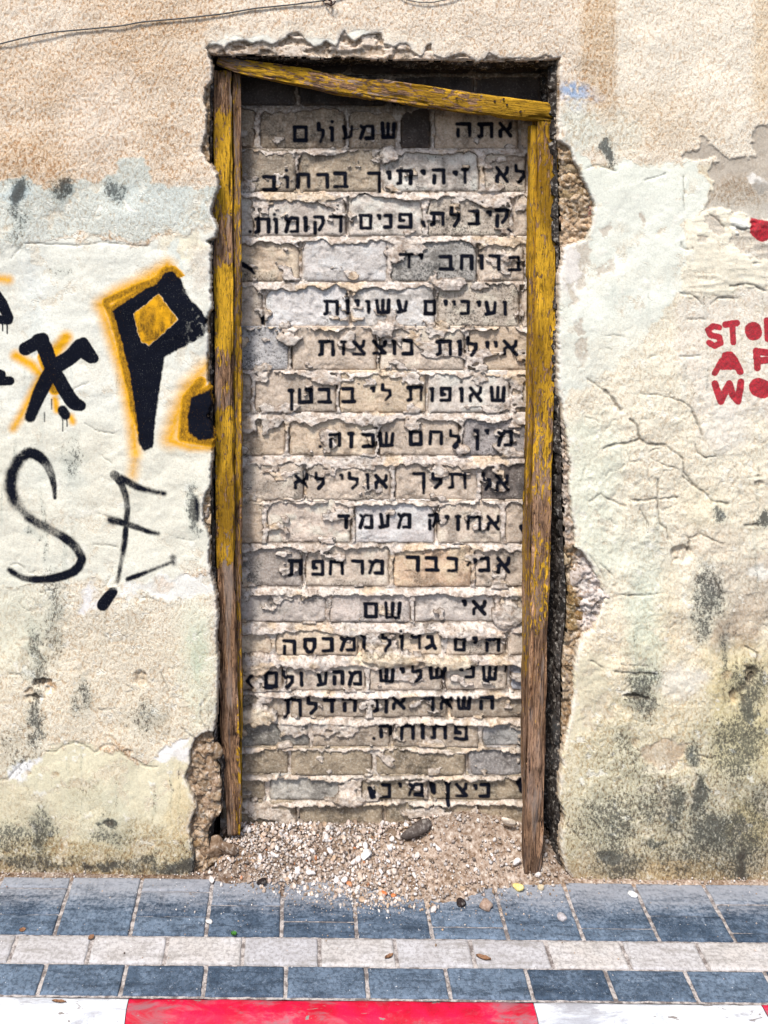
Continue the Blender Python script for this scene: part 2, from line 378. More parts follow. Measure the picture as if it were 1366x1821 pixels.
# crop origin, then (letter, x0, x1, y0, y1) read off enlargements (2.53 per chart unit)
TXT = [
 (190, 'א 1180 1245 65 140,ת 1085 1160 68 143,ה 985 1060 68 140,ש 648 722 65 145,מ 552 625 75 150,ע 475 530 80 150,ו 416 442 85 160,. 432 66,ל 362 400 65 165,ם 252 325 82 160'),
 (190, 'ל 1252 1305 255 345,א 1165 1230 265 345,ז 1010 1050 272 350,י 975 1000 285 312,ה 880 945 275 350,י 828 855 280 310,ת 718 795 278 355,י 675 700 285 330,ך 588 655 290 390,ב 435 510 290 368,ר 358 420 295 370,ח 268 335 295 370,ו 212 240 308 370,. 226 286,ב 115 190 305 382'),
 (190, 'ק 1165 1230 455 545,י 1125 1155 465 497,ב 1040 1105 460 535,ל 960 1012 445 545,ת 870 940 470 540,פ 725 795 475 550,נ 660 705 480 550,י 630 655 480 512,ם 550 615 480 555,ר 415 480 485 570,ק 345 400 487 578,ו 298 322 490 565,מ 215 285 490 570,ו 164 190 498 575,. 172 484,ת 80 155 495 572,. 62 562'),
 (420, 'ב 1218 1290 85 160,ר 1135 1190 80 158,ו 1090 1115 80 155,ח 1005 1070 80 155,ב 910 985 82 158,י 820 845 75 108,ד 728 800 72 150'),
 (420, 'ו 1197 1222 288 360,ע 1115 1175 290 360,י 1078 1105 288 320,נ 1005 1055 285 358,י 968 992 285 316,י 932 955 285 316,ם 840 905 285 358,ע 720 775 283 350,ש 625 697 280 350,ו 578 605 285 352,י 530 558 283 318,ו 486 512 283 355,. 498 263,ת 388 465 285 360'),
 (420, 'א 1200 1270 465 540,י 1158 1182 470 506,י 1118 1142 470 506,ל 1035 1090 450 545,ו 990 1017 465 540,ת 895 972 465 540,נ 745 800 460 538,ו 696 722 462 538,צ 610 680 465 538,צ 520 585 465 540,ז 465 500 465 540,ת 365 445 465 543'),
 (650, 'ש 1140 1215 90 165,א 1045 1110 92 168,ו 1000 1025 95 168,. 1013 75,פ 912 972 95 165,ו 867 892 95 168,ת 765 842 90 165,ל 650 702 75 165,י 600 628 92 124,ב 472 542 95 172,ב 365 435 100 175,ט 277 347 100 175,ן 230 262 105 205'),
 (650, 'מ 1172 1248 290 365,י 1116 1142 285 317,ן 1065 1100 285 385,ל 958 1012 285 375,ח 865 935 292 365,ם 775 842 292 365,ש 640 715 300 372,כ 565 625 300 375,ז 500 535 300 375,ה 412 475 300 372,. 379 367'),
 (650, 'א 1165 1232 490 568,ל 1105 1150 480 570,ת 950 1040 482 562,ל 875 930 475 562,ך 790 855 480 585,א 620 685 488 558,ו 576 602 485 560,ל 500 555 475 562,י 463 487 485 522,ל 350 400 475 562,א 258 328 485 560'),
 (880, 'א 1125 1190 90 165,ח 1035 1105 90 165,ז 980 1015 88 165,י 936 962 88 118,ק 862 915 85 165,מ 722 790 82 158,ע 640 695 82 158,מ 550 620 85 158,ד 452 515 85 160'),
 (880, 'א 1170 1237 278 358,נ 1090 1145 278 350,י 1062 1085 280 313,כ 945 1000 275 350,ב 848 918 275 348,ר 760 828 272 348,מ 592 668 292 365,ר 515 578 292 365,ח 415 487 295 368,פ 335 398 295 370,ת 230 300 292 372'),
 (880, 'א 1062 1130 475 550,י 1013 1040 475 508,ש 665 745 478 560,ם 570 640 482 558'),
 (1100, 'ה 1115 1190 78 155,י 1058 1085 68 115,ם 975 1035 75 150,ג 850 905 75 145,ר 785 835 72 145,ו 731 757 75 140,. 740 52,ל 650 700 60 145,ו 558 585 75 145,מ 465 540 78 150,כ 382 440 80 155,ס 300 362 85 160,ה 205 272 92 168'),
 (1100, 'ש 1105 1180 212 285,נ 1025 1078 215 275,י 998 1022 210 242,ש 865 945 205 278,ל 785 840 200 290,י 733 760 215 247,ש 640 715 220 292,מ 502 570 235 308,ה 430 488 235 305,ע 360 415 238 312,ו 282 305 240 312,ל 205 262 228 322,ם 122 190 240 318'),
 (1100, 'ה 1090 1162 345 415,ש 990 1060 345 415,א 915 975 345 418,ר 830 895 345 420,א 700 765 348 415,ת 615 685 352 430,ה 475 545 358 428,ד 388 450 360 432,ל 315 368 350 438,ת 210 298 362 448'),
 (1100, 'פ 975 1045 475 550,ת 870 950 472 545,ו 824 850 475 545,ח 735 805 475 548,ה 640 705 475 542,. 620 540'),
 (1320, 'נ 1090 1145 185 255,י 1063 1090 190 222,צ 985 1045 185 255,ן 938 966 180 285,מ 770 845 175 250,י 726 750 180 212,נ 645 700 185 260,# 590 630 200 255'),
]
INK_AND_SHADE = []
HWZ = 9.3
for off, line in TXT:
    for it in line.split(','):
        p = it.split(); c = p[0]
        if c == '.':
            x, y = float(p[1]), float(p[2]); u, v = 420+x/2.53, off+y/2.53
            INK_AND_SHADE.append((u, v, u+.1, v, 3.4, 3.4, 3)); continue
        x0, x1, y0, y1 = map(float, p[1:])
        x0 += HWZ; x1 -= HWZ; y0 += HWZ; y1 -= HWZ
        if x1 < x0+4: x1 = x0+4
        for stp in GL[c]:
            q = [(420+(x0+(x1-x0)*a+random.uniform(-1, 1))/2.53, off+(y0+(y1-y0)*b+random.uniform(-1, 1))/2.53) for a, b in stp]
            for k in range(len(q)-1):
                r = (HWZ+random.uniform(-1.2, 1.2))/2.53
                INK_AND_SHADE.append((*q[k], *q[k+1], r, r, 3))
# black smears on the infill, some painting the shade of holes and crevices
for (a, b, c, d, r) in [(431,470,446,478,5),(440,474,452,486,3.5),(467,566,467,576,4),
                        (447,1200,441,1208,5),(440,1210,448,1222,4),(903,1185,899,1196,3.5),
                        (925,1390,929,1408,8),(770,1400,772,1412,6.5),
                        (928,938,932,948,5),(905,408,910,412,4),(752,395,755,402,4),(832,1005,836,1000,3)]:
    INK_AND_SHADE.append((a, b, c, d, r, r*.7, 3.5))

# sprayed figures on the plaster; z2/z3 undo two enlargements of the photograph's left side
z2 = lambda L: [(x/2.97, 430+y/2.97) for x, y in L]
z3 = lambda L: [(x/2.97, 760+y/2.97) for x, y in L]
PINK = []
def spath(pts, rs, sf):
    P = np.array(pts, float); n = len(P); o = []; q = []
    Pp = np.vstack([2*P[0]-P[1], P, 2*P[-1]-P[-2]])
    for i in range(n-1):
        a, b, c, d = Pp[i:i+4]
        for t_ in np.linspace(0, 1, 9)[:-1]:
            q.append((.5*(2*b+(c-a)*t_+(2*a-5*b+4*c-d)*t_**2+(3*b-a-3*c+d)*t_**3), rs[i]*(1-t_)+rs[i+1]*t_, sf[i]*(1-t_)+sf[i+1]*t_))
    q.append((P[-1], rs[-1], sf[-1]))
    for (p, r, f), (p2, r2, _) in zip(q[:-1], q[1:]): o.append((*p, *p2, r, r2, f))
    return o
PINK += spath(z2([(205,525),(235,560),(270,650),(330,760),(385,845),(425,865)]), [14,14,13,13,13,10], [3]*6) + path(z2([(135,565),(225,515)]), 12, 3)
PINK += spath(z2([(425,555),(370,610),(285,670),(215,790),(160,925)]), [15,14,14,13,10], [3,3,3,3,5])+path(z2([(440,530),(495,615)]), 9, 3, 9)+path(z2([(430,590),(480,620)]), 8, 3, 8)
PINK += path(z2([(330,890),(345,915)]), 9, 4)
for x, y0, y1 in [(235,900,950),(272,830,885),(332,930,1000),(355,930,975)]: PINK += path(z2([(x,y0),(x,y1)]), 1.2, 1.4)
for x, y0, y1 in [(14,430,470),(38,430,485)]: PINK += path(z2([(x,y0),(x,y1)]), 1.4, 1.4)
PINK += path(z2([(-30,280),(10,330),(45,400)]), 12, 3, 9) + path(z2([(-10,410),(45,415)]), 8, 3)+path(z2([(-30,735),(55,733)]), 9, 3, 8)+path(z2([(-20,690),(10,700)]), 8, 3)
PINK += spath(z3([(290,372),(283,300),(262,225),(222,165),(165,136),(110,160),(65,240),(55,330),(105,425),(200,503),(340,580),(415,650),(430,710),(375,768),(240,802),(120,795),(50,752)]),
              [4,6.5,9,10,11,12,13,13,12,10.5,9.5,9.5,9.5,9,8,7,6], [2.5,3,3,4,5,7,9,10,9,6,4,4,4,4,4,4,6])
PINK += spath(z3([(612,262),(645,310),(670,400),(668,500),(655,620),(640,720),(620,815)]), [8,7.5,7,6.5,6.5,6,5.5], [3,3,3,3,4,4,4])
PINK += path(z3([(603,250),(612,258)]), 9.5, 3)+spath(z3([(640,268),(720,312),(790,335),(865,350)]), [8,8,6,6], [4,5,6,5])+path(z3([(858,348),(864,350)]), 6, 6)
PINK += path(z3([(582,488),(612,494)]), 9.5, 6)+spath(z3([(600,490),(700,520),(770,545),(835,560)]), [8,7,6,4.5], [4,3.5,4,6])
PINK += path(z3([(675,800),(780,760),(900,715)]), 5.5, 4, 4.5)+path(z3([(915,690),(918,715)]), 8, 7)
PINK += path(z3([(595,865),(545,935)]), 10, 3, 11)
PINK += spath([(349,888),(351,905),(351,925)], [4,5,3], [9,10,8])
P_BLACK = z2([(596,365),(700,300),(830,225),(870,170),(905,160),(945,195),(1005,310),(1060,370),(1092,420),(1085,485),(1040,510),(860,605),
              (848,700),(820,900),(800,1080),(765,1098),(742,1060),(715,850),(690,700),(655,560),(620,430)])
P_DIAM = z2([(706,378),(838,270),(942,408),(880,470),(790,552),(745,530),(728,480)])
P_LOW = z2([(1110,780),(1010,825),(985,930),(1000,1010),(1060,1050),(1130,1040),(1130,900)])
YS = []
YS += path(z2([(885,125),(760,205),(620,270),(535,335)]), 9, 17, 11)+path(z2([(535,340),(580,480),(650,700),(700,960),(715,1120)]), 8, 16, 8)
YS += path(z2([(720,1100),(700,1230)]), 3, 20)
YS += path(z2([(1090,660),(985,770),(930,920),(900,1040)]), 8, 22, 12)+path(z2([(900,1050),(1000,1085),(1130,1090)]), 7, 10, 4)
YS += path(z2([(85,600),(170,650),(222,705),(170,800),(110,920),(70,985)]), 8, 10, 5)+path(z2([(350,505),(285,590),(240,640)]), 10, 10)
YS += path(z2([(375,925),(385,950)]), 5, 7)+path(z2([(-20,195),(45,200)]), 6, 11)+path(z2([(290,830),(300,890)]), 5, 6)
OL = []                                                     # thinner black over yellow: reads olive
OL += path(z2([(560,315),(700,250),(870,185)]), 7, 3)+path(z2([(560,330),(600,400),(650,640),(735,990),(750,1040)]), 7, 3, 5)
OL += path(z2([(1060,740),(985,830),(965,1030),(1130,1060)]), 10, 5)+path(z2([(230,610),(250,660),(290,780)]), 10, 4)
z6 = lambda L: [(940+x/3.207, 400+y/3.207) for x, y in L]
RS = []
RS += path(z6([(1090,585),(1055,578),(1025,600),(1040,630),(1090,640),(1095,672),(1060,690),(1030,672)]), 5.5, 3)
RS += path(z6([(1125,570),(1190,560)]), 6, 3)+path(z6([(1165,570),(1168,670)]), 5.5, 3)
RS += path(z6([(1282,600),(1286,612)]), 15, 3)
RS += path(z6([(1362,545),(1366,650)]), 6, 3)+path(z6([(1366,550),(1400,555),(1400,600),(1366,605)]), 6, 3)
RS += path(z6([(1060,845),(1090,790)]), 5.5, 3)+path(z6([(1120,745),(1150,740),(1175,770),(1205,835)]), 6.5, 3)+path(z6([(1105,780),(1130,765),(1180,800),(1100,800)]), 8, 3)
RS += path(z6([(1300,720),(1305,815)]), 6.5, 3)+path(z6([(1300,722),(1380,730),(1390,765),(1320,775)]), 6.5, 3)
RS += path(z6([(1062,905),(1095,1005),(1130,930),(1145,905)]), 6.5, 3)+path(z6([(1145,905),(1165,970),(1195,1005),(1210,895)]), 6.5, 3)+path(z6([(1110,960),(1150,930)]), 5, 3)
RS += path(z6([(1310,925),(1335,935)]), 17, 3)
RS += path([(1350,408),(1356,414)], 17, 4, 16)+path([(1338,393),(1370,398)], 5, 6)

z7 = lambda L: [(940+x/3.207, 800+y/3.207) for x, y in L]
z8 = lambda L: [(940+x/3.207, 1150+y/3.207) for x, y in L]
z4 = lambda L: [(x/2.97, 1150+y/2.97) for x, y in L]
CR = []                                                     # cracks: (points, half width)
CR += [(z6([(440,950),(480,990),(525,1055)]), 3.2), (z6([(340,880),(440,950)]), 1), (z6([(580,1108),(620,1150),(635,1215),(680,1250),(780,1255)]), 2.4),
       (z6([(430,1275),(500,1250),(570,1245),(630,1220)]), 2.6), (z6([(780,1255),(840,1300),(880,1335)]), 1.8), (z6([(930,1045),(960,1110),(985,1195)]), 2.2),
       (z6([(640,960),(760,975),(860,1000),(930,1045)]), .9), (z6([(950,1250),(965,1300),(1010,1330),(1070,1320)]), 1.2), (z6([(880,1335),(885,1410),(940,1475)]), 2.2),
       (z6([(560,1290),(580,1350),(650,1345)]), .9), (z6([(700,1330),(800,1380),(850,1390)]), .8)]
CR += [(z7([(880,150),(940,200),(1010,245),(1045,290),(1140,310)]), 2.0), (z7([(580,295),(680,290),(740,280),(850,275)]), 1.8),
       (z7([(740,170),(738,290),(750,420),(790,450),(800,515)]), 1.6), (z7([(350,300),(415,250),(460,285),(560,325)]), 1.4),
       (z7([(640,345),(670,395),(690,440)]), 1.4), (z7([(905,490),(920,520),(915,580)]), 1.8), (z7([(920,505),(985,480),(1050,515),(1120,535)]), 1.6),
       (z7([(1045,700),(1070,760),(1110,825)]), 1.4), (z7([(520,830),(620,835),(740,820)]), .9), (z7([(495,1268),(600,1275),(700,1282)]), 1.4),
       (z7([(590,1278),(680,1280),(730,1282)]), 2.6), (z7([(530,1222),(680,1240)]), .9), (z7([(1240,1125),(1305,1160),(1295,1240)]), 2.0),
       (z7([(1240,1240),(1300,1260),(1270,1310),(1215,1370)]), 5), (z7([(410,650),(480,715)]), .9), (z7([(1240,435),(1310,430)]), 2.4), (z7([(300,180),(330,90)]), .6),
       (z7([(430,720),(350,600)]), .6), (z7([(355,1200),(425,1245)]), .9)]
CR += [(z8([(570,280),(620,285),(690,300)]), 3), (z8([(1110,240),(1130,340)]), 1.5), (z8([(1210,250),(1230,330)]), 1.5), (z8([(215,1015),(290,1090)]), 1), (z8([(975,625),(1050,640)]), 1.2)]
CR += [(z4([(240,550),(300,550),(350,515),(400,503),(440,515),(500,560),(545,525),(600,520),(650,570),(720,600),(770,632),(830,635)]), 1.1),
       (z4([(0,705),(40,700),(110,620),(150,580)]), 1.0), (z4([(1095,265),(1060,310),(1058,380),(1090,440),(1110,455)]), 1.0), (z4([(190,30),(240,90),(250,160)]), .6),
       (z4([(50,145),(110,150)]), 1.0), (z4([(955,430),(1030,490)]), .9), (z4([(850,140),(890,240)]), .8)]
z1 = lambda L: [(x/2.97, y/2.97) for x, y in L]
CR += [(z1([(130,1285),(280,1290),(400,1300),(520,1280),(640,1290),(780,1300)]), .8), (z1([(60,1366),(120,1290)]), .7)]
CR += [(z2([(450,960),(520,1000),(600,1015)]), .6), (z2([(540,1130),(590,1170)]), .6), (z3([(490,620),(560,620),(620,632)]), .6), (z2([(360,790),(470,740)]), .5)]
z5 = lambda L: [(940+x/3.207, y/3.207) for x, y in L]
CR += [(z5([(330,960),(400,940),(500,975)]), .8), (z5([(885,1005),(890,1200)]), .8), (z5([(660,1030),(780,990)]), .8), (z5([(870,1380),(885,1410)]), .9)]
z9 = lambda L: [(1130+x/4.44, 350+y/4.44) for x, y in L]
CR += [(z9([(580,135),(640,175),(700,235)]), 1.2), (z9([(750,705),(850,690),(940,695),(990,730),(1048,745)]), 1.5), (z9([(600,850),(660,800),(760,800),(820,800)]), 1.6),
       (z9([(360,760),(430,770),(500,810),(530,850)]), 1.2), (z9([(780,235),(850,260),(930,240)]), 2.0), (z9([(930,525),(990,520)]), 1.3), (z9([(415,965),(560,970)]), .9),
       (z9([(350,1260),(420,1260),(510,1250)]), .9), (z9([(365,360),(360,395),(420,415)]), .9)]
rr = random.Random(5)
for k in range(46):                                         # fine random checking of the render
    x, y = (rr.uniform(1020, 1366), rr.uniform(560, 1330)) if k % 3 else (rr.uniform(0, 360), rr.uniform(900, 1330))
    a = rr.uniform(-.6, .6); pts = [(x, y)]
    for q in range(rr.randint(2, 5)):
        a += rr.uniform(-.7, .7); x += math.cos(a)*rr.uniform(4, 10); y += math.sin(a)*rr.uniform(4, 10); pts.append((x, y))
    CR.append((pts, rr.uniform(.15, .45)))

# ------------------------------------------------------------------ the plastered wall
wall = empty('plastered_wall', (0, 0, 0))
tag(wall, 'weathered cream plaster wall with graffiti around the bricked up doorway', 'wall', kind='thing')
STEP = 2.05
def axis(lo, hi, flo, fhi, step):
    a = np.arange(flo, fhi+step, step); pre = [flo]; s = step
    while pre[-1] > lo: s *= 1.35; pre.append(pre[-1]-s)
    post = [a[-1]]; s = step
    while post[-1] < hi: s *= 1.35; post.append(post[-1]+s)
    return np.concatenate([pre[:0:-1], a, post[1:]]).astype(np.float32)
ua = axis(-1100, 2500, -8, 1374, STEP); va = axis(-1000, 1590, -8, 1574, STEP)
U, V = np.meshgrid(ua, va)
wu = (fbm(U/23, V/23, 1, 3)-.5); wv = (fbm(U/23, V/23, 2, 3)-.5)
fu = (vn(U/4.5, V/4.5, 3)-.5); fv = (vn(U/4.5, V/4.5, 4)-.5)
dH = poly_sd(HP, U+wu*5+fu*2.5, V+wv*5+fv*2.5)
UW, VW = U+wu*34+fu*7, V+wv*34+fv*7
def pm(pts, soft=4): return ss(soft, -soft, poly_sd(pts, UW, VW))
def el(cx, cy, rx, ry, soft=.35): 
    return ss(1+soft, 1-soft, np.hypot((UW-cx)/rx, (VW-cy)/ry))
col = np.zeros(U.shape+(3,), np.float32); rough = np.zeros_like(U); mould = np.zeros_like(U); dirt = np.zeros_like(U); H = np.zeros_like(U)
def lay(m, c=None, r=None, h=None):
    if c is not None: col[:] = col*(1-m[..., None])+lin(c, .86)*m[..., None]
    if r is not None: rough[:] = rough*(1-m)+r*m
    if h is not None: H[:] = H+h*m
big = fbm(U/120, V/120, 9, 4); mid = fbm(U/40, V/40, 12, 4)
# roughcast at the top, more tan on the left
lay(np.ones_like(U), (236,222,208), .75)
lay(ss(.40, .62, big)*ss(420, 320, U), (218,192,166), .95)
lay(ss(420, 300, U)*.5, (220,196,172), .95)
lay(el(60, 40, 150, 40, .6)*.7, (238,226,214), .6)
lay(el(175, 200, 60, 90, .7)*.6, (240,226,214), .6)
lay(ss(990, 1120, U)*ss(330, 280, V), (240,231,219), .55)
lay(ss(1020, 1045, U)*ss(1105, 1085, U)*ss(250, 170, V+wu*30)*.75, (214,188,158), .95)
lay(ss(1330, 1350, U)*ss(240, 170, V)*.7, (226,206,180), .7)
lay(el(1150, 225, 110, 55, .6)*.6, (226,208,186), .75)
lay(el(560, 78, 230, 26, .5)*ss(110, 95, V), (238,228,216), .45)
for a_,b_,c_,d_ in ((396,80,24,6),(450,70,44,6),(565,74,40,8),(633,62,20,7),(700,88,22,5)): lay(ss(1.3, .8, np.hypot((U+wu*30-a_)/c_, (V+wv*20-b_)/d_)), (246,242,236), .15, .0004)
# smooth coats
low = ss(300, 340, V)
lay(pm([(-1200,322),(40,318),(70,332),(205,318),(215,285),(255,280),(268,322),(300,334),(388,334),(380,402),(340,415),(240,424),(120,420),(60,440),(-1200,440)], 3), (204,209,206), .5, .0012)
lay(el(30, 345, 30, 14)*.8, (190,206,214), .4); lay(el(280, 365, 90, 35, .5)*.6, (196,207,210), .4)
A_L = pm([(-1200,432),(60,438),(130,425),(250,436),(330,418),(400,410),(400,1010),(340,1015),(300,1030),(210,1040),(120,1030),(60,1040),(-1200,1060)], 3)
lay(A_L, (229,229,223), .10, .0010)
lay(pm([(-1200,700),(400,760),(400,1030),(-1200,1060)], 60)*A_L*.7, (224,219,204), .14)
lay(el(330, 440, 40, 22, .3)*.8, (240,228,200), .12); lay(el(312, 452, 12, 24, .2)*.9, (205,212,212), .1)
lay(el(355, 480, 18, 40)*.8, (214,203,192), .3)
lay(el(60, 520, 25, 80, .8)*.35, (214,224,236), .1)
for cx, cy, rx, ry in [(75,840,40,50),(130,880,20,60),(55,560,18,50)]: lay(el(cx, cy, rx, ry, .9)*.35, (205,212,210))
A_LL = pm([(-1200,1040),(140,1035),(215,1040),(300,1028),(390,1040),(390,1310),(280,1365),(210,1325),(130,1320),(80,1338),(0,1390),(-1200,1400)], 3)
lay(A_LL, (229,219,203), .62)
lay(el(30, 1110, 60, 80, .6)*.7, (221,222,206), .2); lay(el(350, 1190, 30, 110, .5)*.6, (222,226,208), .3); lay(el(352, 1160, 14, 40, .6)*.6, (172,198,176), .4)
lay(el(345, 1130, 40, 70, .6)*.4, (226,228,212), .25)
lay(pm([(200,1045),(300,1020),(370,1025),(385,1055),(320,1062),(290,1070),(250,1050),(215,1060)], 3), (240,238,238), .15, .0008)
lay(el(155, 1065, 14, 22)*.9, (226,224,232), .1); lay(el(290, 1040, 22, 10)*.7, (222,202,186), .4)
A_LB = pm([(-1200,1395),(0,1388),(50,1345),(90,1332),(140,1318),(190,1335),(215,1340),(270,1365),(290,1345),(345,1315),(340,1600),(-1200,1600)], 3)
lay(A_LB, (222,215,192), .12, .0008)
lay(pm([(10,1385),(45,1350),(72,1338),(60,1365),(30,1392)], 3), (238,236,240), .1)
lay(pm([(280,1350),(300,1325),(340,1315),(330,1350),(290,1362)], 3), (236,234,236), .1)
lay(el(175, 1445, 50, 60, .6)*A_LB*.6, (213,213,196), .1)
lay(el(320, 1460, 22, 90, .5)*.55, (226,206,166), .2); lay(el(343, 1500, 8, 50, .5)*.8, (205,160,90), .4)
lowL = ss(1478, 1512, V+wu*60+wv*30)*ss(420, 380, U)
lay(lowL, (196,182,152), .8); lay(ss(1520, 1545, V+wv*30)*ss(420, 380, U)*.75, (134,112,86), .8)
lay(el(265, 1500, 60, 38, .5)*.7, (198,186,158), .8)
# right side
A_R = pm([(1005,262),(1065,300),(1100,285),(1160,292),(1240,288),(1262,330),(1262,370),(1215,395),(1212,520),(1170,560),(1140,610),(1080,660),(1030,690),(985,720),(985,440),(1060,420),(1060,360)], 3)
base_r = ss(985, 995, U)*ss(285, 300, V)
lay(base_r, (237,227,207), .45); lay(base_r*ss(.48, .62, mid)*.4, (229,214,194), .5)
lay(A_R, (232,235,228), .07, .0012)
lay(el(1015, 470, 28, 50, .4)*A_R, (224,216,216), .1)
for p in ([(1030,430),(1050,425),(1048,470),(1038,490),(1042,520),(1030,510),(1028,470)],[(1072,398),(1084,392),(1092,408),(1084,420),(1076,412)],[(1062,470),(1090,462),(1088,478),(1070,488)],
          [(1010,500),(1024,492),(1022,530),(1010,540)],[(1026,580),(1040,572),(1044,588),(1030,600)],[(1025,610),(1040,600),(1045,650),(1032,660)],[(1133,385),(1142,382),(1144,396),(1134,398)]):
    m = pm(p, 1.6); lay(m, (196,184,172), .25, -.0015)
lay(el(1040, 660, 30, 30, .5)*.5, (206,206,198), .3)
lay(el(1100, 240, 40, 40, .5)*.4, (206,216,212), .5); lay(el(1030, 230, 34, 50, .4)*.7, (214,220,214), .5)
lay(el(1018, 168, 34, 15, .95)*.8*ss(.3, .6, vn(U/5, V/5, 77)+.15), (126,168,222), .5)
B1 = pm([(1216,276),(1236,262),(1256,250),(1270,256),(1276,268),(1300,275),(1333,284),(1342,262),(1340,238),(1350,222),(1400,210),(1800,205),(1800,392),(1366,395),(1310,380),(1264,372),(1268,330),(1270,290),(1240,290)], 2)
lay(B1, (192,182,172), .2, -.003); lay(B1*el(1310, 345, 60, 26, .5)*.6, (160,140,118), .8); lay(B1*el(1346, 320, 14, 8), (236,232,230), .1); lay(B1*el(1350, 332, 12, 10)*.7, (150,146,144), .1)
C1 = pm([(1262,375),(1300,380),(1366,398),(1800,400),(1800,505),(1366,505),(1330,512),(1250,525),(1212,520),(1216,450),(1222,400)], 2)
lay(C1, (238,229,210), .12, .0015)
for p in ([(1260,385),(1275,388),(1290,405),(1284,418),(1268,410),(1258,400)],[(1300,420),(1312,410),(1345,405),(1380,415),(1380,470),(1340,462),(1315,450)],[(1235,428),(1252,420),(1250,440),(1238,440)]):
    lay(pm(p, 1.8), (194,180,166), .35, -.003)
lay(pm([(1308,398),(1322,396),(1338,402),(1320,410)], 1.5), (244,243,240), .05, .003)
P1 = pm([(1212,530),(1300,525),(1340,512),(1800,500),(1800,760),(1330,750),(1240,740),(1210,650),(1200,580)], 12)
lay(P1*.9, (231,220,210), .38); lay(el(1290, 765, 40, 40, .6)*.6, (234,228,226), .15)
lay(el(1120, 640, 60, 60, .7)*.5, (232,224,206), .4)
GR = pm([(990,760),(1090,740),(1110,800),(1100,900),(1120,1000),(1080,1040),(1010,960)], 22)
lay(GR*.85, (225,228,211), .22); lay(el(1150, 1000, 40, 80, .6)*.55, (208,216,202), .35)
lay(el(1150, 1130, 34, 110, .5)*.7, (208,218,202), .35)
lay(pm([(1170,1000),(1200,990),(1210,1180),(1180,1150)], 8)*.5, (222,206,176), .4)
lay(el(1245, 900, 45, 40, .5)*.6, (231,216,184), .3); lay(el(1270, 960, 60, 26, .5)*.6, (203,184,162), .4)
lay(pm([(1240,1030),(1290,1000),(1366,980),(1700,980),(1700,1100),(1366,1110),(1330,1160),(1290,1170),(1260,1130),(1300,1070)], 10)*.9, (178,160,142), .4)
lay(el(1345, 1018, 18, 14)*.9, (240,238,236), .1); lay(el(1290, 1145, 22, 16, .4)*.7, (178,172,166), .2)
lay(el(1350, 900, 40, 60, .6)*.4, (222,204,176), .3)
lowR = base_r*ss(1120, 1330, V+wu*120+wv*60)
lay(lowR*.85, (214,206,180), .7); lay(base_r*ss(1300, 1500, V+wu*80)*ss(1040, 1250, U+wv*80)*.55, (168,162,148), .85)
lay(base_r*ss(1120, 1180, V)*ss(1240, 1290, U+wu*50)*ss(1420, 1330, V)*.6, (216,200,152), .2)
lay(pm([(1012,1170),(1080,1160),(1090,1250),(1050,1290),(1015,1330)], 6)*.8, (224,216,194), .12)
lay(el(1215, 1215, 40, 30, .5)*.7, (234,230,224), .2)
lay(pm([(1140,1330),(1165,1318),(1205,1312),(1225,1330),(1205,1352),(1190,1368),(1150,1360)], 2), (202,182,160), .3, -.002)
lay(el(1175, 1368, 40, 6, .4)*.8, (232,222,204), .1)
lay(el(1335, 1470, 40, 50, .5)*.6, (178,160,110), .3)
lay(base_r*ss(1500, 1545, V+wu*40)*.8, (146,124,96), .8); lay(el(1190, 1545, 55, 13, .5)*.8, (206,176,136), .5)
for (cx, cy, rx, ry, m, d) in [(1130,1400,75,70,.33,0),(1170,1430,60,50,.45,0),(1120,1340,26,40,.42,0),(1075,1470,60,60,.5,0),(1245,1410,16,44,.85,.25),(1232,1340,12,20,.65,0),(1310,1470,12,36,.6,.2),
        (1316,1535,11,40,.85,.75),(1290,1500,80,60,.55,.1),(1345,1440,30,60,.5,.1),(1200,1440,24,50,.6,.1),(1100,1540,60,16,.5,.15),(1250,1545,90,14,.5,.15),(60,1535,90,14,.5,.2),(250,1535,90,14,.5,.2),(1085,1518,24,14,.75,.2),(1270,1480,44,44,.65,0),(1210,1520,50,24,.5,0),(1310,1330,55,60,.55,0),(1340,1220,40,36,.55,.1),(1330,1260,14,40,.7,.1),
        (1145,1230,26,40,.6,.25),(1140,1232,20,8,.5,.8),(1260,1060,24,44,.6,0),(1245,1110,16,30,.6,0),(1290,1160,10,50,.5,.1),(1185,1470,60,40,.35,0),
        (1362,925,14,16,.85,.3),(1275,915,12,12,.6,0),(1083,268,12,18,.8,0),(1170,1500,20,10,.6,0),
        (30,1340,30,40,.35,0),(62,1170,16,60,.5,.1),(62,1285,12,50,.55,.15),(75,1490,20,50,.65,.2),(30,1490,60,26,.45,0),(150,1240,14,26,.5,0),(260,1280,34,26,.42,0),(200,1490,40,20,.5,0),(60,950,14,10,.4,0),
        (30,345,14,22,.75,.5),(110,338,12,20,.8,.4),(205,340,16,14,.55,0),(32,385,14,40,.45,0),(95,1100,14,80,.42,0),(110,480,20,12,.3,0),(130,820,18,34,.4,0),(190,1542,30,8,.7,.4),(320,1540,34,12,.7,.4),(155,1548,10,8,.9,.9),
        (345,905,10,34,.6,.5),(193,1462,10,8,.8,.6),(1050,405,10,20,.4,0)]:
    mould = np.maximum(mould, el(cx, cy, rx*1.12, ry*1.12, .8)*min(1, m*1.4))
    if d: dirt = np.maximum(dirt, el(cx, cy, rx*.6, ry*.7, .6)*d)
mould = np.maximum(mould, .14*ss(.5, .7, mid)*ss(900, 1300, V))
mould = np.maximum(mould, .50*ss(.42, .66, mid)*ss(1040, 1120, U)*ss(1280, 1400, V))
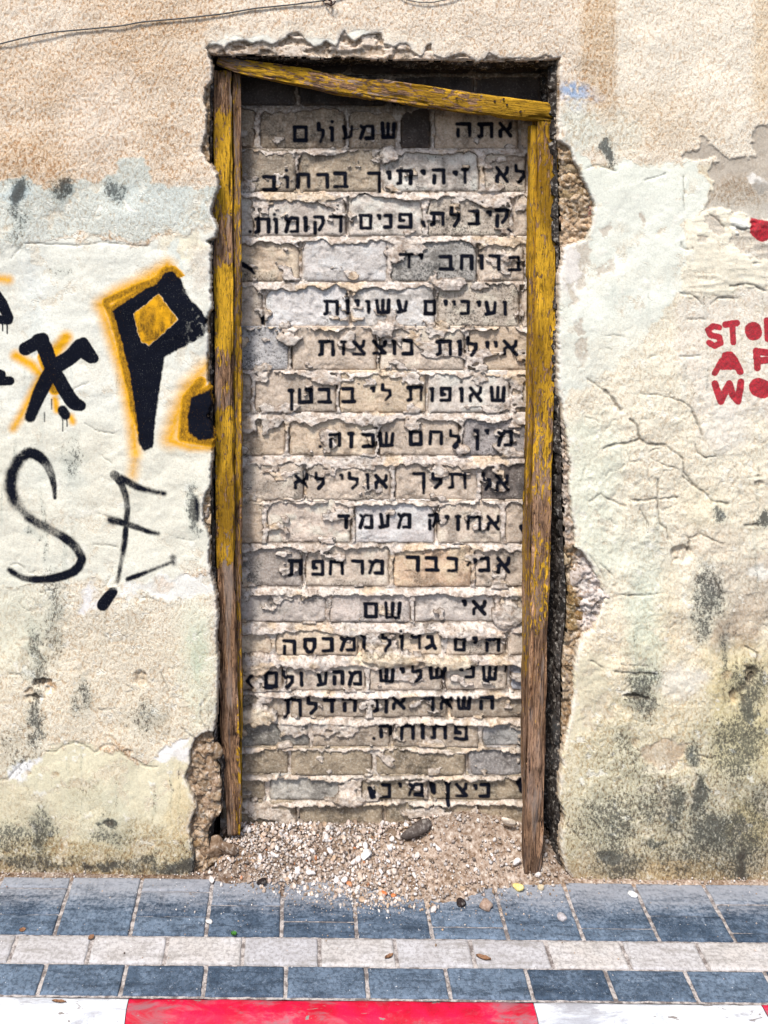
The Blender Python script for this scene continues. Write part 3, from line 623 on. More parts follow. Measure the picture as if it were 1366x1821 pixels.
# hole with broken bits at the lower left, plug hole at the right
for (cx, cy, rx, ry, dp) in [(70,1215,12,7,.012),(85,1222,9,12,.010),(52,1230,9,5,.006),(60,1240,16,5,.006),(1213,985,18,15,.010),(1250,1213,2,2,.0),(1335,1205,9,16,.012),(1305,1238,7,12,.010),(250,1207,11,13,.006),
                          (1125,1238,14,5,.008),(100,1374,7,5,.002),(52,1373,6,5,.002),(228,1338,8,5,.004),(1293,1200,10,8,.002),(1350,860,8,5,.005),(1130,1320,8,8,.003),(193,1462,8,5,.003)]:
    m = ss(1.25, .75, np.hypot((U+fu*5-cx)/rx, (V+fv*5-cy)/ry)); H -= dp*m*(.6+.8*vn(U/5, V/5, 8))
    lay(m*.6, (176,150,122), .5)
dirt = np.maximum(dirt, .9*ss(1.2, .7, np.hypot((U+fu*6-74)/15, (V+fv*6-1211)/3.5)))
dirt = np.maximum(dirt, .9*ss(1.2, .7, np.hypot((U+fu*6-62)/16, (V+fv*6-1238)/3.5)))
lay(ss(1.2, .8, np.hypot((U+fu*5-92)/9, (V+fv*5-1220)/12))*.8, (188,158,128), .5)
cr = np.zeros_like(U)
def wob(pts):
    o = []
    for i in range(len(pts)-1):
        (a, b), (c, d) = pts[i], pts[i+1]; n = max(1, int(math.hypot(c-a, d-b)/6))
        for k in range(n): o.append((a+(c-a)*k/n+(rr.uniform(-1.3, 1.3) if k else 0), b+(d-b)*k/n+(rr.uniform(-1.3, 1.3) if k else 0)))
    return o+[pts[-1]]
for pts, r in CR: seg_paint(cr, ua, va, [(a,b,c_,d,max(.05,r*rr.uniform(.35,1.15)),max(.05,r*rr.uniform(.35,1.15)),1.2) for a,b,c_,d,_,_,_ in path(wob(pts), r, 1.2)])
crw = np.zeros_like(U)
for pts, r in CR: seg_paint(crw, ua, va, path(pts, r*2, 5))
# paint fields
ink = np.zeros_like(U); yel = np.zeros_like(U); red = np.zeros_like(U); ol = np.zeros_like(U)
seg_paint(ink, ua, va, PINK); seg_paint(yel, ua, va, YS); seg_paint(red, ua, va, RS); seg_paint(ol, ua, va, OL)
US, VS = U+wu*4+fu*2, V+wv*4+fv*2
kb = np.clip(.5-(poly_sd(P_BLACK, US, VS)-2.5)/8, 0, 1); dm = np.clip(.5-poly_sd(P_DIAM, US, VS)/4, 0, 1)
kb = kb*(1-.0*dm); wear = ss(290, 345, U)*ss(.42, .6, fbm(U/9, V/9, 21, 3))*.38
kb = np.clip(kb-wear*kb, 0, 1)
kl = np.clip(.5-(poly_sd(P_LOW, US, VS)-2)/14, 0, 1)*.9
ink = np.maximum(np.maximum(ink, kb*(1-dm)), kl)
streak = vn(U/2.6, V/40, 31)
ink = np.maximum(ink, dm*np.clip(.47+.13*streak*ss(540, 590, V)-.20*ss(.5, .8, vn(U/9, V/16, 5)), 0, .62))
sdB = poly_sd(P_BLACK, US, VS); lm = np.maximum((U < 212+(V-530)*.21), (V < 560-(U-190)*.50)).astype(np.float32)*ss(790, 720, V)
ol = np.maximum(ol, ss(17, 7, sdB)*lm); ol = np.maximum(ol, ss(13, 5, poly_sd(P_LOW, US, VS))*.95)
ink = np.maximum(ink, ol*.52)
yel = np.maximum(yel, dm*.95); yel = np.maximum(yel, np.clip(ol*1.3, 0, .95))
thin = ss(788, 800, V)*ss(345, 330, U)
ink *= 1-thin*np.clip(.20+.7*(fbm(U/34, V/34, 81, 3)-.45), .05, .42)*(1-.8*ss(1040, 1060, V))
ink = np.maximum(ink, 0)
# thin coats flaking off in sharp-edged scales
fl = fbm(U/26+wu*.8, V/26+wv*.8, 61, 6, .62); flz = ss(300, 350, V)*(1-B1)
flm = (ss(.615, .625, fl)+.0)*flz*ss(.42, .55, fbm(U/110, V/110, 63, 3))
lay(flm*.6, (218,206,188), .5, -.0016)
fl2 = fbm(U/15, V/15, 65, 5, .62); lay(ss(.70, .71, fl2)*flz*.7, (243,240,234), .05, .0008)
run = ss(.56, .80, fbm(U/8+wu, V/150, 67, 4))*ss(.4, .65, fbm(U/90, V/130, 69, 3))*ss(320, 600, V)
mould = np.maximum(mould, run*.42)
damp = ss(1330, 1560, V+(fbm(U/50, V/90, 71, 4)-.5)*260)
mould = np.maximum(mould, damp*.40*ss(.35, .65, fbm(U/34, V/60, 73, 4))); lay(damp*.35, (190,170,134), .8)
dust_ = ss(.5, .72, fbm(U/70, V/45, 75, 4))*ss(430, 520, V); lay(dust_*.2, (216,204,184), .5)
cool = (ss(300, 380, V)*ss(1180, 1000, V))[..., None]; col = col*(1-cool)+(col*.72+lin((238,240,236), .86).astype(np.float32)*.28)*cool
col *= np.array([1.05, 1.05, .995], np.float32); col = np.minimum(col, .80)
# relief
H += (big-.5)*.014+(mid-.5)*.003+(fbm(U/9, V/9, 14, 2)-.5)*.0012
H += (rng.random(U.shape).astype(np.float32)-.5)*.0016*rough
H += base_r*(fbm(U/34, V/34, 17, 6, .66)-.5)*.012*ss(560, 760, V)*ss(1005, 1060, U)
ridg = np.abs(fbm(U/60, V/14, 33, 3)-.5)*2; H += C1*(.5-ridg)*.004
H -= cr*.004; H -= crw*.0010*vn(U/20, V/20, 40)
H += A_L*(fbm(U/55, V/30, 35, 3)-.5)*.004
rim = np.clip(-dH/1.6, 0, 1)
H = np.where(dH < 0, H-rim*.024-.001, H-.0015*np.exp(-np.maximum(dH, 0)/3))
edge_w = ss(9, 0, dH)*(dH >= 0)
lay(edge_w*.55*(vn(U/16, V/16, 41) > .35), (236,230,222), .2)
lay((rim > .35)*.9, (176,158,138), .5)
dirt = np.maximum(dirt*(1-A_R*.4), cr*.75); dirt = np.where(rim > .6, np.maximum(dirt, .25*vn(U/9, V/9, 50)), dirt)
fade = ss(0, 1, np.clip((U+500)/400, 0, 1))
X, _, Z = at(U, V, 0.0)
P = np.stack([X, -H, Z], -1).reshape(-1, 3)
keep = ~((dH[:-1, :-1] < -1.7) & (dH[1:, 1:] < -1.7) & (dH[1:, :-1] < -1.7) & (dH[:-1, 1:] < -1.7))
Q = gridq(*U.shape, keep)
att = {'Col': col.reshape(-1, 3), 'M1': np.stack([rough, mould, ink], -1).reshape(-1, 3), 'M2': np.stack([yel, red, dirt], -1).reshape(-1, 3)}
P, Q, att = compact(P, Q, att)
mesh_obj('plaster', P, Q, M_PLASTER, wall, att)

# masonry behind the plaster, showing where the coat has fallen off
um = np.arange(318, 1100, 2.2).astype(np.float32); vm = np.arange(40, 1572, 2.2).astype(np.float32)
U, V = np.meshgrid(um, vm)
dO = poly_sd(HP, U, V)
wu = (fbm(U/14, V/14, 51, 3)-.5); wv = (fbm(U/14, V/14, 52, 3)-.5)
dI = poly_sd(IP, U+wu*7, V+wv*7)
f1, f2, idv = voro(U/30+wu*1.6, V/21+wv*1.6, 3); g1, g2, gid = voro(U/7+wu, V/6+wv, 5)
stone_h = ss(0, .3, f2-f1)*.006+idv*.008+(1-g1)*.003+(fbm(U/16, V/14, 53, 5, .65)-.5)*.024
H = -.028+stone_h+(fbm(U/5, V/5, 55, 2)-.5)*.005
flat = ss(120, 106, V)                                       # under the lintel line the fallen coat leaves smooth scalloped layers
lay2 = ss(.45, .5, fbm(U/30, V/9, 57, 3))
H = H*(1-flat)+flat*(-.012+lay2*.007+(fbm(U/7, V/7, 58, 3)-.5)*.004)
H += ss(1000, 1015, U)*ss(970, 1000, V)*ss(1140, 1100, V)*(ss(1020, 1060, U)*.012-.004)
H = np.where(dI < 0, H-np.clip(-dI/1.8, 0, 1)*.02, H)
col = np.empty(U.shape+(3,), np.float32); col[:] = lin((186,162,134), .8)
def lay3(m, c): col[:] = col*(1-m[..., None])+lin(c, .82)*m[..., None]
lay3(ss(.3, .8, idv), (168,140,108)); lay3(ss(.55, .9, gid)*.6, (206,186,160)); lay3(ss(.12, .0, f2-f1)*.3, (132,106,78))
lay3(ss(380, 400, V)*ss(440, 425, V)*ss(990, 1000, U), (224,194,162)); 
lay3(ss(395, 385, U)*ss(1290, 1310, V)*.7, (176,152,128)); lay3(flat*(.4+.6*lay2), (236,218,200)); lay3(flat*(1-lay2)*.6, (196,176,156)); lay3(flat*ss(520, 460, U)*.5, (150,134,118))
lay3(ss(1015, 1040, U)*ss(975, 990, V)*ss(1130, 1100, V), (222,210,204)); lay3(ss(1005, 1015, U)*ss(1030, 1022, U)*ss(1040, 1060, V)*ss(1130, 1115, V)*.7, (150,122,70))
lay3(ss(430, 440, V)*ss(975, 960, V)*ss(990, 1000, U)*.6, (208,196,188))
rough = np.full_like(U, .75); mould = np.full_like(U, .10)+.3*ss(.5, .7, fbm(U/20, V/20, 59, 3)); dirt = (ss(.07, .0, f2-f1)*.25+(g1 > .85)*.2)*(1-flat)
keep = (dO[:-1, :-1] < 9) & (dI[:-1, :-1] > -2.2) & (dI[1:, 1:] > -2.2)
X, _, Z = at(U, V, .02)
P = np.stack([X, -H, Z], -1).reshape(-1, 3); Q = gridq(*U.shape, keep)
att = {'Col': col.reshape(-1, 3), 'M1': np.stack([rough, mould, rough*0], -1).reshape(-1, 3), 'M2': np.stack([rough*0, rough*0, dirt], -1).reshape(-1, 3)}
P, Q, att = compact(P, Q, att)
mesh_obj('bare_masonry', P, Q, M_STONE, wall, att)

# reveal: masonry running back into the opening
ip = np.array(IP, float); seg = np.hypot(*np.diff(ip, axis=0).T); cs = np.concatenate([[0], np.cumsum(seg)])
s = np.arange(0, cs[-1], 3.0); pu = np.interp(s, cs, ip[:, 0]); pv = np.interp(s, cs, ip[:, 1])
tx = np.gradient(pu); tz = np.gradient(pv); L = np.hypot(tx, tz); nx, nz = -tz/L, tx/L   # points into the opening
dep = np.arange(0, .50, .008)
S, DD = np.meshgrid(s, dep, indexing='ij')
f1, f2, idv = voro(S/38, DD*26, 9)
dsp = (ss(0, .2, f2-f1)*.010+idv*.010+(fbm(S/6, DD*120, 61, 3)-.5)*.010-.006)
isr = (pu > 700)[:, None]; dsp = dsp*np.where(isr, 1.2, .7)*ss(0, .02, DD+.004)
x0, _, z0 = at(pu, pv, 0.0)
X = x0[:, None]+nx[:, None]*dsp; Z = z0[:, None]-nz[:, None]*dsp
P = np.stack([X, .022+DD+0*X, Z], -1).reshape(-1, 3)
c = np.empty(S.shape+(3,), np.float32); c[:] = lin((86,78,74), .7)  # dark stone colour paints in the deep shade of the gap
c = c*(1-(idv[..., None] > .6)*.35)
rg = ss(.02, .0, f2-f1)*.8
att = {'Col': c.reshape(-1, 3), 'M1': np.stack([idv*0+.7, idv*0+.35, idv*0], -1).reshape(-1, 3), 'M2': np.stack([idv*0, idv*0, rg], -1).reshape(-1, 3)}
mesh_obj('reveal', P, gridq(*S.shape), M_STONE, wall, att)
# core of the wall
def box_mesh(bs):
    P = []; Q = []
    for (x0, x1, y0, y1, z0_, z1) in bs:
        b = len(P); P += [(x, y, z) for z in (z0_, z1) for y in (y0, y1) for x in (x0, x1)]
        Q += [[b+i for i in f] for f in ((0,2,3,1),(4,5,7,6),(0,1,5,4),(2,6,7,3),(0,4,6,2),(1,3,7,5))]
    return np.array(P), np.array(Q)
P, Q = box_mesh([(-3.4, -.30, .045, .60, -.3, 4.2), (.80, 4.0, .045, .60, -.3, 4.2), (-.30, .80, .045, .60, 2.37, 4.2), (-.30, .80, .515, .60, -.3, 2.368)])
core = mesh_obj('wall_core', P, Q, M_STONE, wall, {'Col': np.tile(lin((170,150,130), .8), (len(P), 1))}, smooth=False)

# loose and embedded stones that show in the broken jambs
def blob(seed, sub=2, rough_=.28, flat_=1.0):
    r = np.random.default_rng(seed)
    t = (1+5**.5)/2
    v = np.array([(-1,t,0),(1,t,0),(-1,-t,0),(1,-t,0),(0,-1,t),(0,1,t),(0,-1,-t),(0,1,-t),(t,0,-1),(t,0,1),(-t,0,-1),(-t,0,1)], float)
    f = [(0,11,5),(0,5,1),(0,1,7),(0,7,10),(0,10,11),(1,5,9),(5,11,4),(11,10,2),(10,7,6),(7,1,8),(3,9,4),(3,4,2),(3,2,6),(3,6,8),(3,8,9),(4,9,5),(2,4,11),(6,2,10),(8,6,7),(9,8,1)]
    v = [x/np.linalg.norm(x) for x in v]
    for _ in range(sub):
        cache = {}; nf = []
        def mp_(a, b):
            k = (min(a, b), max(a, b))
            if k not in cache: m = v[a]+v[b]; v.append(m/np.linalg.norm(m)); cache[k] = len(v)-1
            return cache[k]
        for a, b, c_ in f:
            x, y, z = mp_(a, b), mp_(b, c_), mp_(c_, a); nf += [(a,x,z),(b,y,x),(c_,z,y),(x,y,z)]
        f = nf
    v = np.array(v); d = np.ones(len(v))
    for k in range(7):                                      # chop with random planes: angular pieces
        n = r.normal(size=3); n /= np.linalg.norm(n); c0 = r.uniform(.45, .85)
        p = v@n; v = np.where((p > c0)[:, None], v-(p-c0)[:, None]*n, v)
    v = v*(1+rough_*.35*(r.random(len(v))-.5))[:, None]
    v = v*np.array([1, r.uniform(.6, .95), r.uniform(.5, .85)*flat_])
    return v, np.array(f)
BL = [blob(k, 2) for k in range(8)]; BS = [blob(100+k, 0, .5) for k in range(12)]; BM = [blob(200+k, 1, .35) for k in range(10)]
def rotm(r):
    q = r.normal(size=4); q /= np.linalg.norm(q); a, b, c_, d = q
    return np.array([[a*a+b*b-c_*c_-d*d, 2*(b*c_-a*d), 2*(b*d+a*c_)], [2*(b*c_+a*d), a*a-b*b+c_*c_-d*d, 2*(c_*d-a*b)], [2*(b*d-a*c_), 2*(c_*d+a*b), a*a-b*b-c_*c_+d*d]])
sr = np.random.default_rng(21)
def colvar(c, k=.8, j=.12): return np.clip(lin(c, k)*(1+sr.uniform(-j, j)), 0, .85)
JS = [(1007,262,12,16,(170,148,118)),(1012,290,17,18,(188,166,134)),(1008,318,16,14,(214,184,146)),(1026,322,13,16,(160,138,108)),(1012,342,17,15,(176,152,116)),
      (1036,348,14,18,(150,128,98)),(1018,365,20,12,(150,132,106)),(1042,375,12,14,(166,120,108)),(1014,392,18,12,(190,150,120)),(1036,400,16,12,(176,132,118)),(1014,415,16,11,(230,200,168)),(1038,418,14,9,(226,200,180)),
      (1010,995,9,13,(190,170,140)),(1030,1020,16,22,(214,200,190)),(1046,1045,15,20,(222,212,208)),(1018,1045,11,14,(150,122,80)),(1024,1072,14,14,(130,104,70)),(1030,1095,12,11,(150,120,80)),(1044,1080,13,14,(222,216,216)),
      (1016,1110,11,9,(176,150,110)),(1012,1135,10,12,(190,176,160)),(1010,1165,10,16,(176,158,140)),(1012,1200,9,18,(168,150,136)),(1010,1240,9,16,(160,142,126)),(1006,1280,8,14,(150,130,110)),(1012,830,7,18,(206,192,180)),
      (1012,930,8,22,(222,214,208)),(1020,960,5,12,(224,220,220)),(1003,1358,9,9,(206,190,176)),
      (372,1335,22,18,(160,136,110)),(362,1362,20,26,(172,146,120)),(382,1385,14,26,(180,154,132)),(358,1402,16,26,(150,128,104)),(376,1425,16,24,(176,150,126)),(360,1450,14,20,(160,134,108)),(352,1490,14,26,(176,146,110)),
      (376,1505,22,20,(150,126,104)),(402,1512,20,16,(136,114,96)),(372,1530,26,15,(140,118,94)),(350,1540,18,10,(124,104,80)),(408,1536,22,14,(170,140,112)),(364,905,8,22,(214,200,190)),(367,950,7,22,(190,160,120)),(367,985,7,16,(200,176,140))]
def put_stone(u, v, Y, rx, rz, ry, c, name, parent, mat, lib=BL, rot=None, seed=None):
    vb, fb = lib[int(sr.integers(len(lib)))]
    R = rotm(sr) if rot is None else rot
    p = vb@R.T; ext = np.abs(p).max(0); p = p/ext
    x, _, z = at(u, v, Y); k = (D+Y)/F
    p = p*np.array([rx*k, ry, rz*k])
    n = len(p)
    o = mesh_obj(name, p, None, mat, None, {'Col': np.tile(colvar(c), (n, 1)), 'M1': np.tile([.6, .18, 0], (n, 1))}, smooth=True, tris=fb)
    o.location = (float(x), Y, float(z)); o.parent = parent
    return o
for (u, v, ru, rv, c) in JS:
    put_stone(u, v, .033, ru*1.15, rv*1.1, .017, c, 'stone', wall, M_STONE)
for k in range(34):                                          # stones that stick out of the shaded right-hand reveal
    v = 150+k*41+sr.uniform(-9, 9)
    if v > 1530: break
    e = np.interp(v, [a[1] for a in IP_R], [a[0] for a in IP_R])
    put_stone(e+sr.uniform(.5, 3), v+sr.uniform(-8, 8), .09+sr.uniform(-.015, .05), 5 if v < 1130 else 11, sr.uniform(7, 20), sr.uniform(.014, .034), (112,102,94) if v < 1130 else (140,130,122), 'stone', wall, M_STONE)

# ------------------------------------------------------------------ brick infill
YB = .135
infill = empty('brick_infill', (0, 0, 0))
infill.location = (.26, YB, .03)
tag(infill, 'rough pale brick infill with black Hebrew writing closing the old doorway', 'brick wall')
ROWS = [ # top, bottom, joint positions
 (96,130,[470,620,841]), (138,187,[529,690,845]), (197,264,[457,617,709,769,926]), (273,341,[529,679,857,940]), (355,420,[455,618,756,912]),
 (435,501,[535,693,851,936]), (512,582,[469,624,776,927]), (589,659,[517,673,829]), (668,734,[450,602,760,909]), (750,812,[511,671,821]),
 (831,891,[542,699,853]), (898,967,[471,627,776,895]), (979,1045,[540,697,841]), (1059,1108,[584,733,886]), (1127,1166,[487,640,790,902]),
 (1187,1230,[505,653,790,906]), (1241,1278,[515,657,800]), (1289,1330,[553,697,855]), (1338,1380,[515,665,831]), (1387,1425,[475,641,764]), (1434,1476,[529,685,850])]
UL, UR = 392, 966
def edges(r, u):
    t, b, _ = ROWS[r]
    amp = 6 if 2 <= r <= 12 else 3.6
    T = t-1+(fbm(u/38, u*0+r*7.7, 71, 3, .6)-.5)*amp*4.2+(vn(u/9, u*0+r*3.1, 72)-.5)*amp*1.1
    B = b+(vn(u/22, u*0+r*5.3, 73)-.5)*3.2+(vn(u/5, u*0+r*9, 74)-.5)*1.4
    if r < 2: T = t+(T-t)*.4
    return T, B
def tint(r, a, b):
    cr_ = np.random.default_rng(int(r*100+a))
    c = np.array([(206,194,184),(212,200,190),(198,186,176),(210,194,178),(216,210,206)][int(cr_.integers(5))], float)
    if r <= 1: c = np.array((66,64,68.))  # top courses coloured dark: lintel shade painted into the brick
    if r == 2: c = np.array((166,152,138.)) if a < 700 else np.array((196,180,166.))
    if r == 3 and a < 529: c = np.array((160,150,140.))
    if r == 3 and a == 529: c = np.array((176,164,150.))
    if r in (16, 17): c = np.array((168,158,148.))
    if r in (18, 19, 20): c = np.array((156,146,132.))
    sp = {(2,709): (74,66,62), (6,469): (228,224,222), (6,624): (224,218,212), (11,471): (224,208,194), (11,627): (216,210,208), (12,697): (222,192,164), (7,UL): (202,198,198),
          (5,535): (222,216,212), (5,693): (184,178,172), (10,853): (128,120,116), (9,821): (168,160,158), (8,602): (216,196,172), (12,UL): (176,166,158), (13,UL): (196,186,178), (13,584): (206,194,186),
          (13,733): (210,200,192), (4,455): (216,204,194), (15,906): (150,152,160), (17,855): (180,178,176), (17,UL): (150,146,138), (18,831): (150,146,144), (19,475): (176,172,164)}
    c = c+np.array([5, 1, -5.])
    if (r, a) in sp: c = np.array(sp[(r, a)], float)
    return c
def infill_paint(ua_, va_):
    m = np.zeros((len(va_), len(ua_)), np.float32); seg_paint(m, ua_, va_, INK_AND_SHADE)
    U_, V_ = np.meshgrid(ua_, va_); return m*(1-.20*ss(.52, .75, fbm(U_/22, V_/22, 141, 4)))
nb = 0
for r, (t, b, js) in enumerate(ROWS):
    xs = [UL]+js+[UR]
    for i in range(len(xs)-1):
        a, e = xs[i], xs[i+1]
        br = np.random.default_rng(r*50+i)
        g = br.uniform(2.2, 3.4) if r > 1 else 1.0
        u0, u1 = a+g, e-g; v0, v1 = t-9, b+1.5
        if r < 2: v0 = t-5
        st_ = 2.3 if 1 < r else 4
        uax = np.linspace(u0, u1, max(6, int((u1-u0)/st_))).astype(np.float32); vax = np.linspace(v0, v1, max(6, int((v1-v0)/st_))).astype(np.float32)
        U, V = np.meshgrid(uax, vax)
        du = np.minimum(U-u0, u1-U); dv = v1-V; dq = np.minimum(du, np.minimum(dv, V-v0+6))
        Hh = -.009*np.exp(-np.maximum(dq, 0)/2.6)+(fbm(U/26, V/26, 80+i+r, 4, .6)-.5)*.008+(rng.random(U.shape)-.5)*.0009
        Hh += br.uniform(-.006, .001)+(U-(u0+u1)/2)/(u1-u0)*br.uniform(-.004, .004)+(V-(v0+v1)/2)/(v1-v0)*br.uniform(-.003, .003)
        chip = ss(.62, .70, fbm(U/11, V/11, 90+r, 3)); Hh -= chip*.0025
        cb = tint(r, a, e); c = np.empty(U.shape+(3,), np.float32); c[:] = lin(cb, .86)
        mt = fbm(U/22, V/22, 95+r+i, 4, .6)
        pale = ss(.50, .66, mt)[..., None]*.55; c = c*(1-pale)+lin(np.minimum(cb*1.10+6, 236), .86)*pale
        dk = ss(.47, .32, mt)[..., None]*(.75 if br.random() < .55 else .3); c = c*(1-dk)+lin(cb*.70, .86)*dk
        ed = (ss(7, 0, dq)*ss(.3, .7, vn(U/7, V/7, 97)))[..., None]*.5; c = c*(1-ed)+lin((146,122,100), .8)*ed
        mo = ss(.45, .7, fbm(U/30, V/30, 101+r, 3))*br.uniform(.1, .45)
        if (r, a) in ((5,693),(7,UL),(6,776),(4,756)): mo = np.maximum(mo, .42)
        ik = infill_paint(uax, vax)
        if (r, a) == (12, 697): ik = np.maximum(ik, .5*ss(1010, 985, V+wu[0,0])*ss(.3, .6, fbm(U/14, V/14, 7, 3)))
        if (r, a) == (10, 853): ik = np.maximum(ik, .45*ss(.35, .6, fbm(U/12, V/12, 8, 3)))
        if (r, a) == (9, 821): mo = np.maximum(mo, .3)
        if r in (2, 3) and a < 640: mo = np.maximum(mo, .32*ss(.4, .6, vn(U/4, V/30, 3)))
        x, _, z = at(U, V, YB)
        P = np.stack([x, YB-Hh, z], -1).reshape(-1, 3)
        ny, nx_ = U.shape; Q = gridq(ny, nx_); n0 = len(P)
        ring = np.concatenate([np.arange(nx_), np.arange(1, ny)*nx_+nx_-1, (ny-1)*nx_+np.arange(nx_-2, -1, -1), np.arange(ny-2, 0, -1)*nx_])
        Pb = P[ring].copy(); Pb[:, 1] = YB+.05
        m = len(ring); k = np.arange(m); Q2 = np.stack([ring[k], ring[(k+1) % m], n0+(k+1) % m, n0+k], -1)
        P = np.concatenate([P, Pb]); Q = np.concatenate([Q, Q2])
        def ex(A): A = A.reshape(-1, A.shape[-1]); return np.concatenate([A, A[ring]])
        zz = np.zeros_like(U)
        cen = np.array([float(at((u0+u1)/2, 0, YB)[0]), YB, float(at(0, (v0+v1)/2, YB)[2])])
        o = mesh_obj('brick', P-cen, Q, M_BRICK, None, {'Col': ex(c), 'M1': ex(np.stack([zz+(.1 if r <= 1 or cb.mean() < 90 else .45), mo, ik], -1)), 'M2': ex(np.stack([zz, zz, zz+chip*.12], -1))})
        o.location = cen-np.array(infill.location); o.parent = infill; nb += 1

# squeezed-out mortar: one sheet with lips hanging over the brick below
um = np.arange(UL, UR, 2.0).astype(np.float32); vm = np.arange(88, 1492, 2.0).astype(np.float32)
U, V = np.meshgrid(um, vm)
Vq = V; H = np.full(U.shape, -.012, np.float32); inj = np.zeros(U.shape, np.float32); lip = np.zeros(U.shape, np.float32)
for r in range(len(ROWS)+1):
    if r < len(ROWS): T, _ = edges(r, um)
    else: T = um*0+1492
    if r > 0: _, Bp = edges(r-1, um)
    else: Bp = um*0+80
    j = (V >= Bp[None]) & (V < T[None])
    tt = np.clip((V-Bp[None])/np.maximum(T-Bp, 2)[None], 0, 1)
    bul = (3+17*fbm(um/40, um*0+r*2.3, 111, 3)**1.5*(1 if r > 1 else .3)+(2 if 13 <= r <= 20 else 0))[None]/1000
    h = -.004+bul*tt**.8+(fbm(U/6, V/4, 112, 3)-.5)*.006
    H = np.where(j, h, H); lip = np.where(j, tt, lip); inj = np.where(j, 1, inj)
for r, (t, b, js) in enumerate(ROWS):
    T, B = edges(r, um)
    inrow = (V >= T[None]) & (V < B[None])
    for x in js:
        jr = np.random.default_rng(x+r)
        w_ = jr.uniform(2.0, 5.2); cen = x+(vn(V/15, V*0+x, 114)-.5)*5
        dj = np.abs(U-cen)-w_*(.6+.8*vn(V/9, V*0+x, 115))
        top = ss(18, 0, V-T[None])*jr.uniform(0, 5)
        hj = jr.choice([-.018, -.012, -.003, .001, .003])
        rt, rb = jr.uniform(8, 20), jr.uniform(5, 11)
        dT = V-T[None]; dB = B[None]-V; dx_ = np.maximum(dj, 0)
        cor = ((dT < rt) & (dx_ < rt) & (np.hypot(rt-dT, rt-dx_) > rt)) | ((dB < rb) & (dx_ < rb) & (np.hypot(rb-dB, rb-dx_) > rb))
        cor &= inrow & (dj > 0)
        H = np.where(cor, .001+(fbm(U/7, V/7, 117, 3)-.5)*.008, H); inj = np.where(cor, 1, inj)
        jm = inrow & (dj-top < 0)
        H = np.where(jm, hj+(fbm(U/5, V/6, 116, 3)-.5)*.007, H); inj = np.where(jm, 1, inj)
# smeared mortar patches lying over brick faces
sm = (fbm(U/38, V/24, 118, 4)-.5)
sme = ss(.135, .16, sm)*ss(195, 260, V)
H = np.where((inj < .5) & (sme > .5), .0035+(fbm(U/7, V/6, 119, 3)-.5)*.006, H); inj = np.where((inj < .5) & (sme > .5), .8, inj)
for (cx, cy, rx, ry, hh) in [(680,585,20,13,.02),(692,275,18,16,.012),(900,455,10,10,.014),(515,603,22,10,.014),(700,1170,60,14,.016),(800,1178,50,12,.016),(455,1272,36,18,.018),(560,1180,40,14,.012),
                             (840,1128,60,10,.014),(620,1420,30,12,.016),(660,745,30,12,.012),(440,755,20,16,.014),(490,1010,1,1,0),(820,800,14,10,.01),(905,1095,28,22,.012),(455,1180,26,22,.012),(800,505,30,12,.014)]:
    q = np.hypot((U+(fbm(U/9, V/9, 120, 2)-.5)*14-cx)/rx, (V+(fbm(U/9, V/9, 121, 2)-.5)*12-cy)/ry)
    m = q < 1; H = np.where(m, np.maximum(H, hh*np.sqrt(np.clip(1-q*q*.6, 0, 1))+(fbm(U/5, V/5, 122, 3)-.5)*.006), H); inj = np.where(m, 1, inj)
c = np.empty(U.shape+(3,), np.float32); c[:] = lin((222,211,202), .9)
def lay4(m, cc): c[:] = c*(1-m[..., None])+lin(cc, .86)*m[..., None]
lay4(ss(.5, .7, fbm(U/30, V/18, 123, 4))*.7, (228,218,208)); lay4(ss(.48, .36, fbm(U/12, V/9, 124, 4))*.55, (172,152,134))
lay4(ss(.62, .7, fbm(U/50, V/30, 125, 3))*.6, (226,200,166)); lay4(ss(215, 180, V)*.93, (66,62,64)); lay4(ss(290, 210, V)*.5, (160,146,132)); lay4(ss(1230, 1330, V)*.35, (198,182,160))  # mortar darkened towards the top: lintel shade put into its colour
lay4((inj < .5)*1.0, (120,104,90))
for cx, cy, rx, ry in ((680,1172,55,14),(800,1178,44,12),(455,1275,34,18)): lay4(ss(1.2, .8, np.hypot((U-cx)/rx, (V-cy)/ry))*.7, (232,214,184))
lay4(ss(1.3, .5, np.hypot((U-480)/5, (V-1015)/22))*.0, (236,236,240))
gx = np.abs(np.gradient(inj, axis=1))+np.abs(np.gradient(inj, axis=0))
grime_shade = np.clip(gx*1.6, 0, 1)*ss(.35, .65, fbm(U/18, V/14, 131, 3))*.75  # broken dark outline at mortar edges: painted crevice shade plus some grime
ik = infill_paint(um, vm)
x, _, z = at(U, V, YB)
P = np.stack([x, YB-H, z], -1).reshape(-1, 3); zz = np.zeros_like(U)
cenm = np.array(infill.location)
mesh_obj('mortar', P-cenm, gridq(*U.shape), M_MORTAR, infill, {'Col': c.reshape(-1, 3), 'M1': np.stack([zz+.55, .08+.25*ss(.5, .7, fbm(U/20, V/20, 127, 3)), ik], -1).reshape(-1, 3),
         'M2': np.stack([zz, zz, np.maximum(grime_shade, np.where(inj < .5, .5, ss(.62, .72, fbm(U/10, V/8, 128, 3))*.45))], -1).reshape(-1, 3)})

